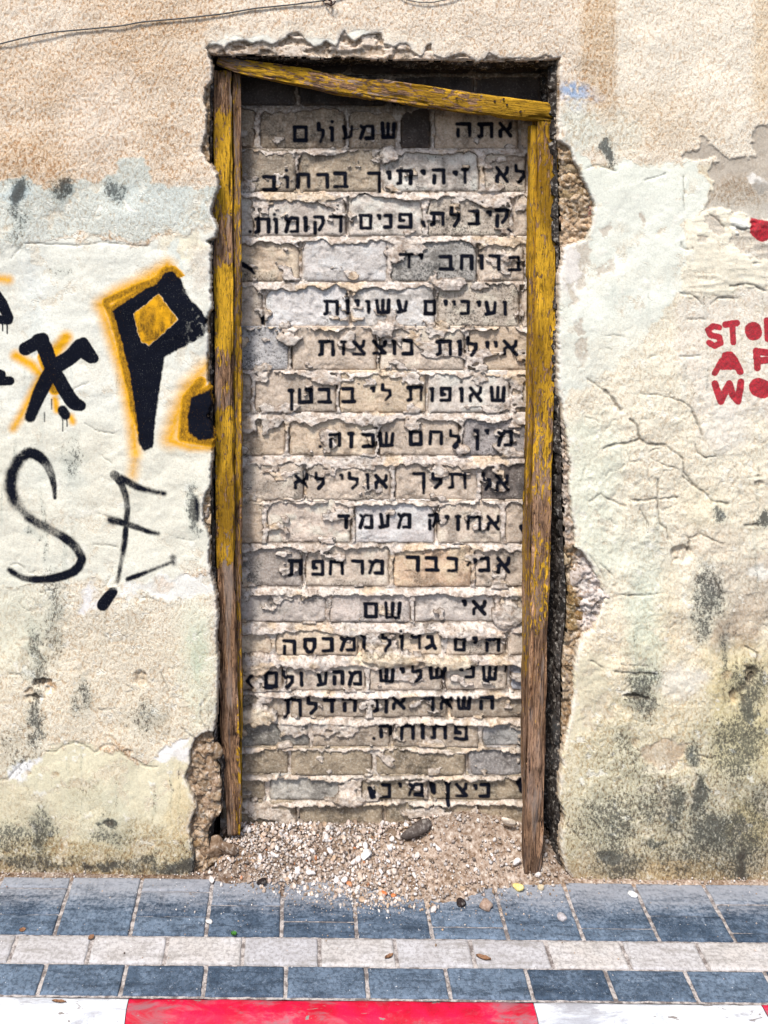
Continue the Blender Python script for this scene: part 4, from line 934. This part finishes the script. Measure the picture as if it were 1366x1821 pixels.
# ------------------------------------------------------------------ door frame
def beam(name, pts, parent, paintf, darkf=None, seed=0, rnd=.25, ns=44, step=.006, amp=.0034):
    """pts: (x, y, z, width, depth) along the length; the cross-section is a worn rounded rectangle"""
    p = np.array(pts, float); d = np.linalg.norm(np.diff(p[:, :3], axis=0), axis=1); cs = np.concatenate([[0], np.cumsum(d)])
    s = np.concatenate([[0, .001], np.arange(.006, cs[-1]-.004, step), [cs[-1]-.001, cs[-1]]]); n = len(s)
    q = np.stack([np.interp(s, cs, p[:, k]) for k in range(5)], -1)
    T = np.gradient(q[:, :3], axis=0); T /= np.linalg.norm(T, axis=1)[:, None]
    Yd = np.tile([0, 1., 0], (n, 1)); A = np.cross(Yd, T); A /= np.linalg.norm(A, axis=1)[:, None]; B = np.cross(T, A)
    th = np.linspace(0, 2*np.pi, ns, endpoint=False)+.05
    k = rnd; cx = np.sign(np.cos(th))*np.abs(np.cos(th))**k; cy = np.sign(np.sin(th))*np.abs(np.sin(th))**k
    per = np.concatenate([[0], np.cumsum(np.hypot(np.diff(cx), np.diff(cy)))])*.03
    S, J = np.meshgrid(s, np.arange(ns), indexing='ij')
    t = per[J]
    dd = (fbm(S*14, t*90, seed, 4)-.5)*amp*2.2+(vn(S*6, t*220, seed+1)-.5)*amp*1.4
    dd -= ss(.62, .70, fbm(S*7, t*70, seed+2, 3))*amp*2.0
    dd -= ss(.74, .80, fbm(S*3.1, t*150, seed+5, 2))*.006
    endf = np.minimum(1, np.minimum(S, cs[-1]-S)/.012)**.5; endf = .86+.14*endf; endf[0] *= .05; endf[-1] *= .05
    cxa = cx[J]*(q[:, 3][:, None]/2+dd)*endf; cya = cy[J]*(q[:, 4][:, None]/2+dd)*endf
    P = q[:, None, :3]+A[:, None, :]*cxa[..., None]+B[:, None, :]*cya[..., None]
    i = np.arange(n*ns).reshape(n, ns); j2 = np.roll(i, -1, 1)
    Q = np.stack([i[:-1], j2[:-1], j2[1:], i[1:]], -1).reshape(-1, 4)
    X, Yy, Z = P[..., 0], P[..., 1], P[..., 2]
    uu = X/((D+Yy)/F)+U0; vv = V0-(Z-HC)/((D+Yy)/F)
    pa = paintf(uu, vv, S, t); da = darkf(uu, vv, S, t) if darkf else 0*S
    st = np.stack([S+seed*3.3, t+seed*1.7, 0*S], -1).reshape(-1, 3)
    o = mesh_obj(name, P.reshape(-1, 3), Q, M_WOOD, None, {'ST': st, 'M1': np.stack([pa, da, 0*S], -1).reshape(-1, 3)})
    return child(o, parent) if parent.type == 'EMPTY' else o
frame = empty('door_frame', (.27, .04, 0))
tag(frame, 'broken wooden door frame with flaking yellow paint and a fallen slanting head beam', 'door frame', kind='thing')
def bp(uL, uR, v, Yf, dep_):                                 # front-face edges at a height, front depth, timber depth -> beam point
    k = (D+Yf)/F; x, _, z = at((uL+uR)/2, v, Yf); return (float(x), Yf+dep_/2, float(z), (uR-uL)*k, dep_)
def ranges(v, rs, base): 
    o = np.full(v.shape, base, float)
    for a, b, val in rs: m = ss(a-20, a+14, v)*ss(b+16, b-16, v); o = o*(1-m)+val*m
    return o
lp = [bp(378,412,124,.045,.06), bp(379,413,300,.045,.06), bp(380,414,520,.043,.06), bp(381,415,800,.04,.06), bp(384,417,1000,.04,.06), bp(387,420,1100,.04,.058), bp(390,423,1250,.045,.055), bp(394,426,1350,.05,.052), bp(400,428,1430,.055,.045), bp(405,427,1487,.06,.036)]
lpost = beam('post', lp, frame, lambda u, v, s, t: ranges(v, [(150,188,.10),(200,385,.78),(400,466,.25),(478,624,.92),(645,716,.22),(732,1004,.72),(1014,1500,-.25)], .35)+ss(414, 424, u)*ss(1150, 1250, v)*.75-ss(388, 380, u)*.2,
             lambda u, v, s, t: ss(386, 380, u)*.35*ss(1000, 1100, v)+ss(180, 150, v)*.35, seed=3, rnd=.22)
lpost['label'] = 'left post, flaking yellow above and bare brown wood below'
ls = [bp(414,427,128,.06,.04), bp(415,430,520,.06,.04), bp(416,430,900,.06,.04), bp(418,429,1100,.06,.04), bp(420,430,1300,.062,.036), bp(421,429,1420,.065,.03)]
o = beam('stop_strip', ls, frame, lambda u, v, s, t: ranges(v, [(100,300,.25),(300,560,.45),(560,900,.6),(900,1200,.35),(1200,1420,.7)], .3), lambda u, v, s, t: ss(300, 150, v)*.3, seed=8, rnd=.3, ns=20)
o.parent = lpost; o.matrix_parent_inverse.identity()

rp = [bp(956,990,209,.045,.06), bp(957,992,300,.045,.06), bp(954,990,480,.043,.06), bp(950,987,700,.04,.06), bp(948,982,900,.03,.06), bp(945,977,1080,.022,.058), bp(941,972,1250,.012,.056), bp(939,969,1400,.004,.055), bp(934,968,1500,-.004,.054), bp(934,961,1564,-.008,.05)]
rpost = beam('post', rp, frame, lambda u, v, s, t: ranges(v, [(205,300,.60),(300,640,.78),(640,760,.66),(760,850,.56),(850,900,.40),(900,955,.12),(965,1120,.42),(1120,1300,.10),(1300,1600,-.25)], .4),
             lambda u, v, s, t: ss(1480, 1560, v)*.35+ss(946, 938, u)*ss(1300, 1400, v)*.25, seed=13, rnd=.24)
rpost['label'] = 'right post, bright yellow above, bare brown and leaning forward below'
rs_ = [bp(945,957,222,.06,.04), bp(942,957,400,.058,.04), bp(940,951,700,.055,.04), bp(936,947,900,.045,.04), bp(934,945,1080,.036,.04), bp(931,941,1300,.022,.038), bp(932,940,1440,.014,.034)]
o = beam('stop_strip', rs_, frame, lambda u, v, s, t: ranges(v, [(200,500,.75),(500,900,.55),(900,1200,.4)], .15), lambda u, v, s, t: ss(1000, 1200, v)*.2, seed=18, rnd=.3, ns=20)
o.parent = rpost; o.matrix_parent_inverse.identity()
def hb(uc, vc, th, Yf, dep_): k = (D+Yf)/F; x, _, z = at(uc, vc, Yf); return (float(x), Yf+dep_/2, float(z), th*k, dep_)
hd = [hb(386,105,20,.032,.05), hb(420,116,25,.03,.055), hb(500,129,29,.03,.055), hb(600,148,36,.03,.058), hb(700,162,38,.03,.058), hb(800,177,37,.032,.058), hb(900,190,36,.036,.058), hb(985,200,33,.04,.058)]
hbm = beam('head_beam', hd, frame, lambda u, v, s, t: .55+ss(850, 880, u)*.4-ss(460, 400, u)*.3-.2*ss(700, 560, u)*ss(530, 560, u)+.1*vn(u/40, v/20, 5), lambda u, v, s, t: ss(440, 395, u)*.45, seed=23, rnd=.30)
# nail holes: dark sunk nail heads in the head beam
def disc(name, r, mat, thick=.002, n=10):
    a = np.linspace(0, 2*np.pi, n, endpoint=False); P = [(math.cos(t)*r, -thick, math.sin(t)*r) for t in a]+[(math.cos(t)*r, thick, math.sin(t)*r) for t in a]+[(0, -thick*1.3, 0)]
    Q = [(i, (i+1) % n, n+(i+1) % n, n+i) for i in range(n)]; Tt = [(i, (i+1) % n, 2*n) for i in range(n)]
    return mesh_obj(name, np.array(P), np.array(Q), mat, None, None, True, np.array(Tt))
nail = None
for (u, v) in ((812,175),(896,176),(902,186),(926,198),(880,180)):
    x, _, z = at(u, v, .032)
    if nail is None: nail = disc('nail', .0032, M_RUST); nn = nail
    else: nn = nail.copy(); COLL.objects.link(nn)
    nn.parent = hbm; nn.location = (float(x), .0275 if u < 850 else .033, float(z))
    nn.matrix_parent_inverse.identity()

# ------------------------------------------------------------------ pavement, kerb, road
SL = -.0105
def gz(x): return SL*x
def sheet(name, xs, ys, zf, mat, attrs=None, parent=None):
    X, Y = np.meshgrid(np.array(xs, float), np.array(ys, float)); Z = zf(X, Y)
    return mesh_obj(name, np.stack([X, Y, Z], -1).reshape(-1, 3), gridq(*X.shape)[:, ::-1], mat, parent, attrs)
ground = sheet('ground', np.linspace(-60, 60, 25), np.linspace(-60, 1.0, 25), lambda X, Y: np.maximum(-.16, -.16)+0*X, M_ROAD)
tag(ground, kind='structure')
road = sheet('road', np.linspace(-12, 12, 60), np.linspace(-7, -.52, 30), lambda X, Y: gz(np.clip(X, -4, 4))-.12, M_ROAD); tag(road, kind='structure')
pav = sheet('pavement', np.arange(-3.2, 3.8, .02), np.arange(-.400, .06, .01), lambda X, Y: gz(X)-.0045+(fbm(X*60, Y*60, 131, 3)-.5)*.003, M_SAND); tag(pav, kind='structure')
GAP = .0045
def paver(x0, x1, y0, y1, mat, seed, lab=None):
    r = np.random.default_rng(seed)
    x0 += GAP*.85; x1 -= GAP*.85; y0 += GAP*.30; y1 -= GAP*.30
    nx_, ny_ = max(6, int((x1-x0)/.011)), max(5, int((y1-y0)/.011))
    xs = np.concatenate([[x0, x0+.0015, x0+.004], np.linspace(x0+.009, x1-.009, nx_), [x1-.004, x1-.0015, x1]])
    ys = np.concatenate([[y0, y0+.0015, y0+.004], np.linspace(y0+.009, y1-.009, ny_), [y1-.004, y1-.0015, y1]])
    X, Y = np.meshgrid(xs, ys); de = np.minimum(np.minimum(X-x0, x1-X), np.minimum(Y-y0, y1-Y))
    Z = gz(X)+(fbm(X*25, Y*25, 133, 3)-.5)*.0022-.004*ss(.004, 0, de)-.012*(de < 1e-6)+r.uniform(-.0012, .0012)+(X-x0)*r.uniform(-.006, .006)
    wob_ = (vn(X*90, Y*90, seed % 50)-.5)*.0022*(de < .003); X = X+wob_; Y = Y+wob_
    cen = np.array([(x0+x1)/2, (y0+y1)/2, 0])
    o = mesh_obj('paver', np.stack([X, Y, Z], -1).reshape(-1, 3)-cen, gridq(*X.shape)[:, ::-1], mat, pav); o.location = cen
    return o
sd = 300
YR0, YR1, YR2, YR3 = -.012, -.2155, -.305, -.3965
def dY(v): return 1674*2.02/(v-305)-2.7
splits = {-1: [], 0: [1583,1630], 1: [], 2: [1587,1631], 3: [1610], 4: [1637], 5: [], 6: [1644], 7: [], 8: [1644], 9: [1621], 10: [1599,1650], 11: [1621]}
for k in range(-6, 14):
    x0 = -.6485+.2*(k-1); x1 = x0+.2
    ys = [YR0]+[dY(v) for v in splits.get(k, [1621])]+[YR1]
    for a, b in zip(ys[:-1], ys[1:]): sd += 1; paver(x0, x1, b, a, M_BLUE, sd)
for k in range(-8, 14): sd += 1; x0 = -.7427+.1985*k; paver(x0, x0+.1985, YR2, YR1, M_PALE, sd)
for k in range(-8, 14): sd += 1; x0 = -.6425+.2026*k; paver(x0, x0+.2026, YR3, YR2, M_BLUE, sd)
kerb = empty('kerb', (.2, -.45, 0)); tag(kerb, kind='structure')
KB = [-3.38, -2.391, -1.404, -.417, .570, 1.127, 2.114, 3.1]
for i in range(len(KB)-1):
    x0, x1 = KB[i]+.001, KB[i+1]-.001
    prof = [(-.3985,-.05),(-.3990,-.007),(-.402,-.0035),(-.410,-.002),(-.425,-.002),(-.440,-.003),(-.447,-.006),(-.455,-.014),(-.466,-.026),(-.478,-.045),(-.487,-.07),(-.492,-.10),(-.494,-.16)]
    pr = np.array(prof); tcs = np.concatenate([[0], np.cumsum(np.hypot(*np.diff(pr, axis=0).T))]); tt = np.linspace(0, tcs[-1], 46)
    py, pz = np.interp(tt, tcs, pr[:, 0]), np.interp(tt, tcs, pr[:, 1])
    xs = np.arange(x0, x1, .008); xs = np.append(xs, x1)
    X, PY = np.meshgrid(xs, py); _, PZ = np.meshgrid(xs, pz)
    Z = PZ+gz(X)+(fbm(X*18, PY*40, 141, 4)-.5)*.004; Yy = PY+(fbm(X*12, PZ*40, 143, 3)-.5)*.002
    red_ = i % 2 == 0 if False else (i in (1, 3, 5))
    o = mesh_obj('kerb_stone', np.stack([X, Yy, Z], -1).reshape(-1, 3), gridq(*X.shape), M_KR if red_ else M_KW, None)
    child(o, kerb); o['label'] = 'kerb stone painted red' if red_ else 'kerb stone painted white'

# ------------------------------------------------------------------ dirt and rubble under the doorway
def mound(X, Y):
    inn = ss(-.27, -.20, X)*ss(.80, .70, X)
    core_ = .044*ss(-.06, .11, Y)*inn
    bump_ = .045*np.exp(-((X-.50)/.14)**2)*ss(.03, .13, Y)+.012*np.exp(-((X-.25)/.12)**2)*ss(-.02, .05, Y)*ss(.14, .08, Y)
    ext = -.015-.095*np.exp(-((X-.36)/.26)**2)+(vn(X*9, X*0, 151)-.5)*.05
    spill = .010*ss(0, .07, Y-ext)*inn
    strip = .006*ss(-.030, -.004, Y+(vn(X*30, X*0, 153)-.5)*.016)
    return gz(X)+core_+bump_+spill+strip+(fbm(X*22, Y*22, 155, 4)-.5)*.014*ss(-.16, 0, Y)*inn
xs = np.arange(-1.35, 1.6, .006); ys = np.arange(-.17, .165, .005)
X, Y = np.meshgrid(xs, ys)
Z = mound(X, Y)-.0055+(rng.random(X.shape)-.5)*.0016
out_ = (X < -.27) | (X > .775)
Yc = np.where(out_, np.minimum(Y, .015), Y)
nX, nY = X, Y
c = np.empty(X.shape+(3,), np.float32); c[:] = lin((150,130,116), .66)
m = ss(.45, .62, fbm(X*14, Y*14, 157, 4))[..., None]; c = c*(1-m*.6)+lin((160,140,124), .75)*m*.6
m = (ss(.0, .22, X)*.75)[..., None]; c = c*(1-m)+lin((188,168,152), .8)*m
m = ss(-.07, -.12, Y)[..., None]; c = c*(1-m)+lin((214,196,182), .8)*m
m = ss(.56, .7, fbm(X*8+3, Y*12, 158, 4))[..., None]*.7; c = c*(1-m)+lin((140,118,98), .8)*m
d_ = ss(.05, .125, Y)*ss(.62, .45, X)*.25
keep = ~((out_[:-1, :-1] & (Y[:-1, :-1] > .012)))
P = np.stack([X, Y, Z], -1).reshape(-1, 3); Q = gridq(*X.shape, keep)[:, ::-1]
att = {'Col': c.reshape(-1, 3), 'M1': np.stack([X*0+.8, X*0+.22, X*0], -1).reshape(-1, 3), 'M2': np.stack([X*0, X*0, d_], -1).reshape(-1, 3)}
P, Q, att = compact(P, Q, att)
dirt_o = mesh_obj('dirt', P, Q, M_STONE, None, att); tag(dirt_o, 'sandy dirt heaped under the bricked up doorway', 'dirt', kind='stuff')

gp, gf, gc, off = [], [], [], 0
gr = np.random.default_rng(33)
PAL = [(232,224,220),(222,208,198),(212,192,176),(196,170,146),(176,158,144),(236,232,232),(206,188,178),(150,130,114),(104,92,86),(204,140,100)]
PW = np.array([.20,.18,.16,.10,.10,.12,.07,.04,.02,.01])
def in_heap(n):
    o = []
    while len(o) < n:
        x = gr.uniform(-.26, .78); y = gr.uniform(-.16, .130)
        e = -.025-.095*math.exp(-((x-.28)/.30)**2)
        wgt = float(ss(e-.035, e+.05, y))*(.22+.78*float(ss(.42, .05, x)))*(.35+.65*float(vn(np.float32(x*16), np.float32(y*16), 5))*1.3)
        if y > .02 and (x < -.235 or x > .745): continue
        if y < .02 and (x < -.20 or x > .72): wgt *= .25
        if gr.random() < wgt: o.append((x, y))
    return np.array(o)
pts = in_heap(5600)
ex_ = np.stack([gr.uniform(-1.2, 1.45, 700), gr.uniform(-.022, .004, 700)], -1)
sp_ = np.stack([gr.uniform(-1.0, 1.35, 260), -.02-np.abs(gr.normal(0, .13, 260))], -1)
sp_ = np.concatenate([sp_, np.stack([gr.normal(.25, .25, 420), -.06-np.abs(gr.normal(0, .06, 420))], -1)])
allp = np.concatenate([pts, ex_, sp_])
szs = np.concatenate([gr.gamma(1.3, .0022, len(pts))+.0008, gr.gamma(2, .0007, len(ex_))+.0008, gr.gamma(2, .0006, len(sp_))+.0007])
szs = np.minimum(szs, .0085)
for (x, y), r in zip(allp, szs):
    if y < -.40: continue
    vb, fb = BS[int(gr.integers(12))]; p = (vb@rotm(gr).T)*r
    z = max(float(mound(np.float32(x), np.float32(y))), gz(x)+.001)
    p = p+np.array([x, y, z+r*.15]); gp.append(p); gf.append(fb+off); off += len(p)
    ci = gr.choice(10, p=PW); gc.append(np.tile(np.clip(lin(PAL[ci], .8)*gr.uniform(.55, 1.1), 0, .8), (len(p), 1)))
gc = np.concatenate(gc)
g = mesh_obj('gravel', np.concatenate(gp), None, M_STONE, None, {'Col': gc, 'M1': np.tile([.3, .05, 0], (len(gc), 1))}, False, np.concatenate(gf))
tag(g, 'small chips of plaster and gravel strewn over the dirt under the doorway', 'gravel', kind='stuff')

def ground_stone(u, v, Y, ru, rv, c, name='stone', rot=None, lib=BM, dep_=None, lift=0):
    x, _, z = at(u, v, Y); k = (D+Y)/F
    z0 = max(float(mound(np.float32(float(x)), np.float32(Y))), gz(float(x)))
    vb, fb = lib[int(sr.integers(len(lib)))]; R = rotm(sr) if rot is None else rot
    p = vb@R.T; p = p/np.abs(p).max(0)*np.array([ru*k, dep_ or ru*k*.8, rv*k])
    o = mesh_obj(name, p, None, M_STONE, None, {'Col': np.tile(colvar(c, .9, .05), (len(p), 1)), 'M1': np.tile([.35, .08, 0], (len(p), 1))}, False, fb)
    o.location = (float(x), Y, z0+rv*k*.55+lift); return o
def dYg(v, zz=.0): return F*(HC-zz)/(v-V0)-D
SPEC = [  # u, v, half size, colour, label, category
 (922,1561,10,8,(236,214,140),'pale yellow stone lying against the foot of the right door post','stone'),
 (865,1592,14,9,(160,138,124),'largest grey brown stone at the front edge of the rubble near the pavers','stone'),
 (820,1590,9,6,(48,40,40),'black charred lump on the sand at the front of the rubble','stone'),
 (465,1558,9,7,(44,38,38),'black charred lump among white chips at the left of the rubble','stone'),
 (652,1532,11,9,(238,236,234),'large white plaster lump in the middle of the rubble','stone'),
 (700,1580,6,4,(214,132,84),'orange brick chip among the white gravel in front of the doorway','brick chip'),
 (683,1575,5,4,(220,120,70),'small orange brick chip left of a larger orange chip','brick chip'),
 (372,1640,7,4,(226,224,222),'round white pebble on the joint between the second and third blue pavers','pebble'),
 (1126,1571,9,4,(236,236,238),'white pebble lying against the wall base right of the doorway','pebble'),
 (1000,1626,9,5,(176,172,176),'flat grey pebble on the dusty blue paver right of the heap','pebble'),
 (962,1560,6,7,(206,190,160),'small cream stone just right of the right door post','stone'),
 (920,1535,9,8,(230,224,220),'white angular stone in the rubble left of the right door post','stone')]
for (u, v, ru, rv, c_, lab, cat) in SPEC:
    Y = dYg(v+rv*.6, .02 if v < 1600 else 0)
    if v < 1560 and u > 600: Y = max(Y, .0)
    tag(ground_stone(u, v, Y, ru, rv, c_), lab, cat)
# leaning slab of plaster near the right post
tt = 0
R0 = np.eye(3)
o = ground_stone(905, 1480, .085, 17, 11, (226,212,196), 'plaster_shard', rot=R0, dep_=.008, lift=.025); o.rotation_euler = (.5, .35, .1)
tag(o, 'pale broken plaster shard propped up in the rubble by the right post', 'plaster shard')
o = ground_stone(742, 1496, .075, 34, 13, (92,84,80), 'mortar_lump', rot=R0, dep_=.018, lift=.01); o.rotation_euler = (.2, -.25, .3)
tag(o, 'dark grey mortar lump sticking out of the rubble below the signature', 'mortar lump')
GLAB = 'small angular stone or plaster chip lying loose in the rubble under the doorway'
cands = in_heap(120)
for (x, y) in cands:
    r = gr.uniform(.007, .0125); z = float(mound(np.float32(x), np.float32(y)))
    vb, fb = BM[int(gr.integers(len(BM)))]; p = (vb@rotm(gr).T)*r
    ci = gr.choice(10, p=PW)
    o = mesh_obj('stone', p, None, M_STONE, None, {'Col': np.tile(np.clip(lin(PAL[ci], .88)*gr.uniform(.8, 1.08), 0, .82), (len(p), 1)), 'M1': np.tile([.35, .08, 0], (len(p), 1))}, False, fb)
    o.location = (x, y, z+r*.3); tag(o, GLAB, 'stone', 'loose stones in the rubble')

# ------------------------------------------------------------------ cables, leaves, twig, weed
def tube(name, pts, r, mat, ns=8):
    p = np.array(pts, float); d = np.linalg.norm(np.diff(p, axis=0), axis=1); cs = np.concatenate([[0], np.cumsum(d)])
    s = np.arange(0, cs[-1], max(.004, cs[-1]/300)); q = np.stack([np.interp(s, cs, p[:, k]) for k in range(3)], -1)
    kk = np.ones(5)/5
    if len(q) > 12:
        qq = np.stack([np.convolve(np.pad(q[:, k], 2, mode='edge'), kk, 'valid') for k in range(3)], -1); q = qq
    T = np.gradient(q, axis=0); T /= np.linalg.norm(T, axis=1)[:, None]+1e-9
    A = np.cross(T, [0, 1, 0.02]); A /= np.linalg.norm(A, axis=1)[:, None]+1e-9; B = np.cross(T, A)
    th = np.linspace(0, 2*np.pi, ns, endpoint=False); n = len(q)
    P = q[:, None]+r*(A[:, None]*np.cos(th)[None, :, None]+B[:, None]*np.sin(th)[None, :, None])
    i = np.arange(n*ns).reshape(n, ns); j = np.roll(i, -1, 1)
    return mesh_obj(name, P.reshape(-1, 3), np.stack([i[:-1], j[:-1], j[1:], i[1:]], -1).reshape(-1, 4), mat)
def wp(L, Y=-.007): return [tuple(float(a) for a in at(u, v, Y+rr.uniform(-.001, .001))) for u, v in L]
o = tube('cable', wp([(-900,300),(-500,190),(-200,120),(0,78),(30,70),(62,63),(95,57),(150,52),(215,46),(250,39),(330,32),(400,24),(450,15),(520,8),(575,1),(590,-4),(640,-20)]), .0022, M_CABLE)
tag(o, 'thin dark cable sagging across the plaster at the top left', 'cable')
o = tube('cable', wp([(660,-60),(690,-25),(720,-1),(745,4),(770,4),(800,-2),(850,-22),(930,-60)]), .0015, M_CABLE)
tag(o, 'thin cable loop just dipping into the top edge above the doorway', 'cable')
def leaf(name, loc, L, W, curl, rz, mat, lab, cat):
    n, m = 9, 6; S, T_ = np.meshgrid(np.linspace(0, 1, n), np.linspace(-1, 1, m), indexing='ij')
    wd = np.sin(np.pi*np.clip(S, .02, .98))**.8*W/2
    X = (S-.5)*L; Y = T_*wd; Z = curl*L*(T_**2*.5+(S-.5)**2)+.0015+.0008*np.sin(S*14+T_*5)
    P = np.stack([X, Y, Z], -1).reshape(-1, 3); P2 = P-np.array([0, 0, .0006]); Q = gridq(n, m)
    o = mesh_obj(name, np.concatenate([P, P2]), np.concatenate([Q, Q[:, ::-1]+n*m]), mat); o.location = loc; o.rotation_euler = (0, 0, rz)
    return tag(o, lab, cat)
def gpos(u, v, h=0.0):
    Y = F*HC/(v-V0)-D; x = (u-U0)*(D+Y)/F; z = gz(x)+h
    Y = F*(HC-z)/(v-V0)-D; x = (u-U0)*(D+Y)/F; return (x, Y, gz(x)+h)
leaf('leaf', gpos(860,1706), .038, .014, .25, -.35, M_LEAF, 'dry brown leaf lying on the pale paver row right of centre', 'leaf')
leaf('leaf', gpos(692,1703), .026, .010, .3, .5, M_LEAF, 'small curled dry leaf on the pale paver row below the rubble', 'leaf')
leaf('leaf', gpos(162,1668), .018, .014, .2, .9, M_LEAF, 'reddish dry leaf on the edge of the pale paver row at the left', 'leaf')
leaf('leaf', gpos(40,1655), .018, .014, .2, .3, M_LEAF, 'brownish dry leaf on the joint at the far left of the pavers', 'leaf')
leaf('leaf', gpos(105,1782), .036, .008, .1, -.1, M_LEAF, 'long dry leaf lying on the white kerb stone at the left', 'leaf')
weed = empty('weed', gpos(416,1664)); tag(weed, 'tiny green weed sprouting between the blue and pale pavers', 'weed')
for k in range(7):
    a = k*.9; o = leaf('leaf', (math.cos(a)*.005, math.sin(a)*.004, .003), .011, .006, .3, a, M_WEED, None, None); o.parent = weed; o.rotation_euler = (0, -.5, a)
tw = [at(850,1536,.03), at(868,1542,.02), at(885,1548,.012), at(898,1545,.01), at(908,1536,.016), at(925,1530,.02)]
o = tube('twig', [(float(a), b, float(c_)+.006) for a, b, c_ in tw], .0016, M_TWIG); tag(o, 'thin pale bent twig lying on the rubble left of the right post', 'twig')
# iron hook where the cable is fixed
hk = empty('cable_hook', tuple(float(a) for a in at(587,6,-.01))); tag(hk, 'small dark iron hook holding the cable above the doorway', 'hook')
def hk_t(nm, L, r): o = tube(nm, [tuple(float(a) for a in at(u, v, Y)) for u, v, Y in L], r, M_RUST); return child(o, hk)
hk_t('hook', [(578,8,-.004),(580,4,-.012),(586,9,-.018),(592,10,-.018),(596,4,-.016),(598,0,-.014)], .0022)
hk_t('strap', [(574,2,-.003),(582,-2,-.009),(590,2,-.012),(588,12,-.010)], .0030)
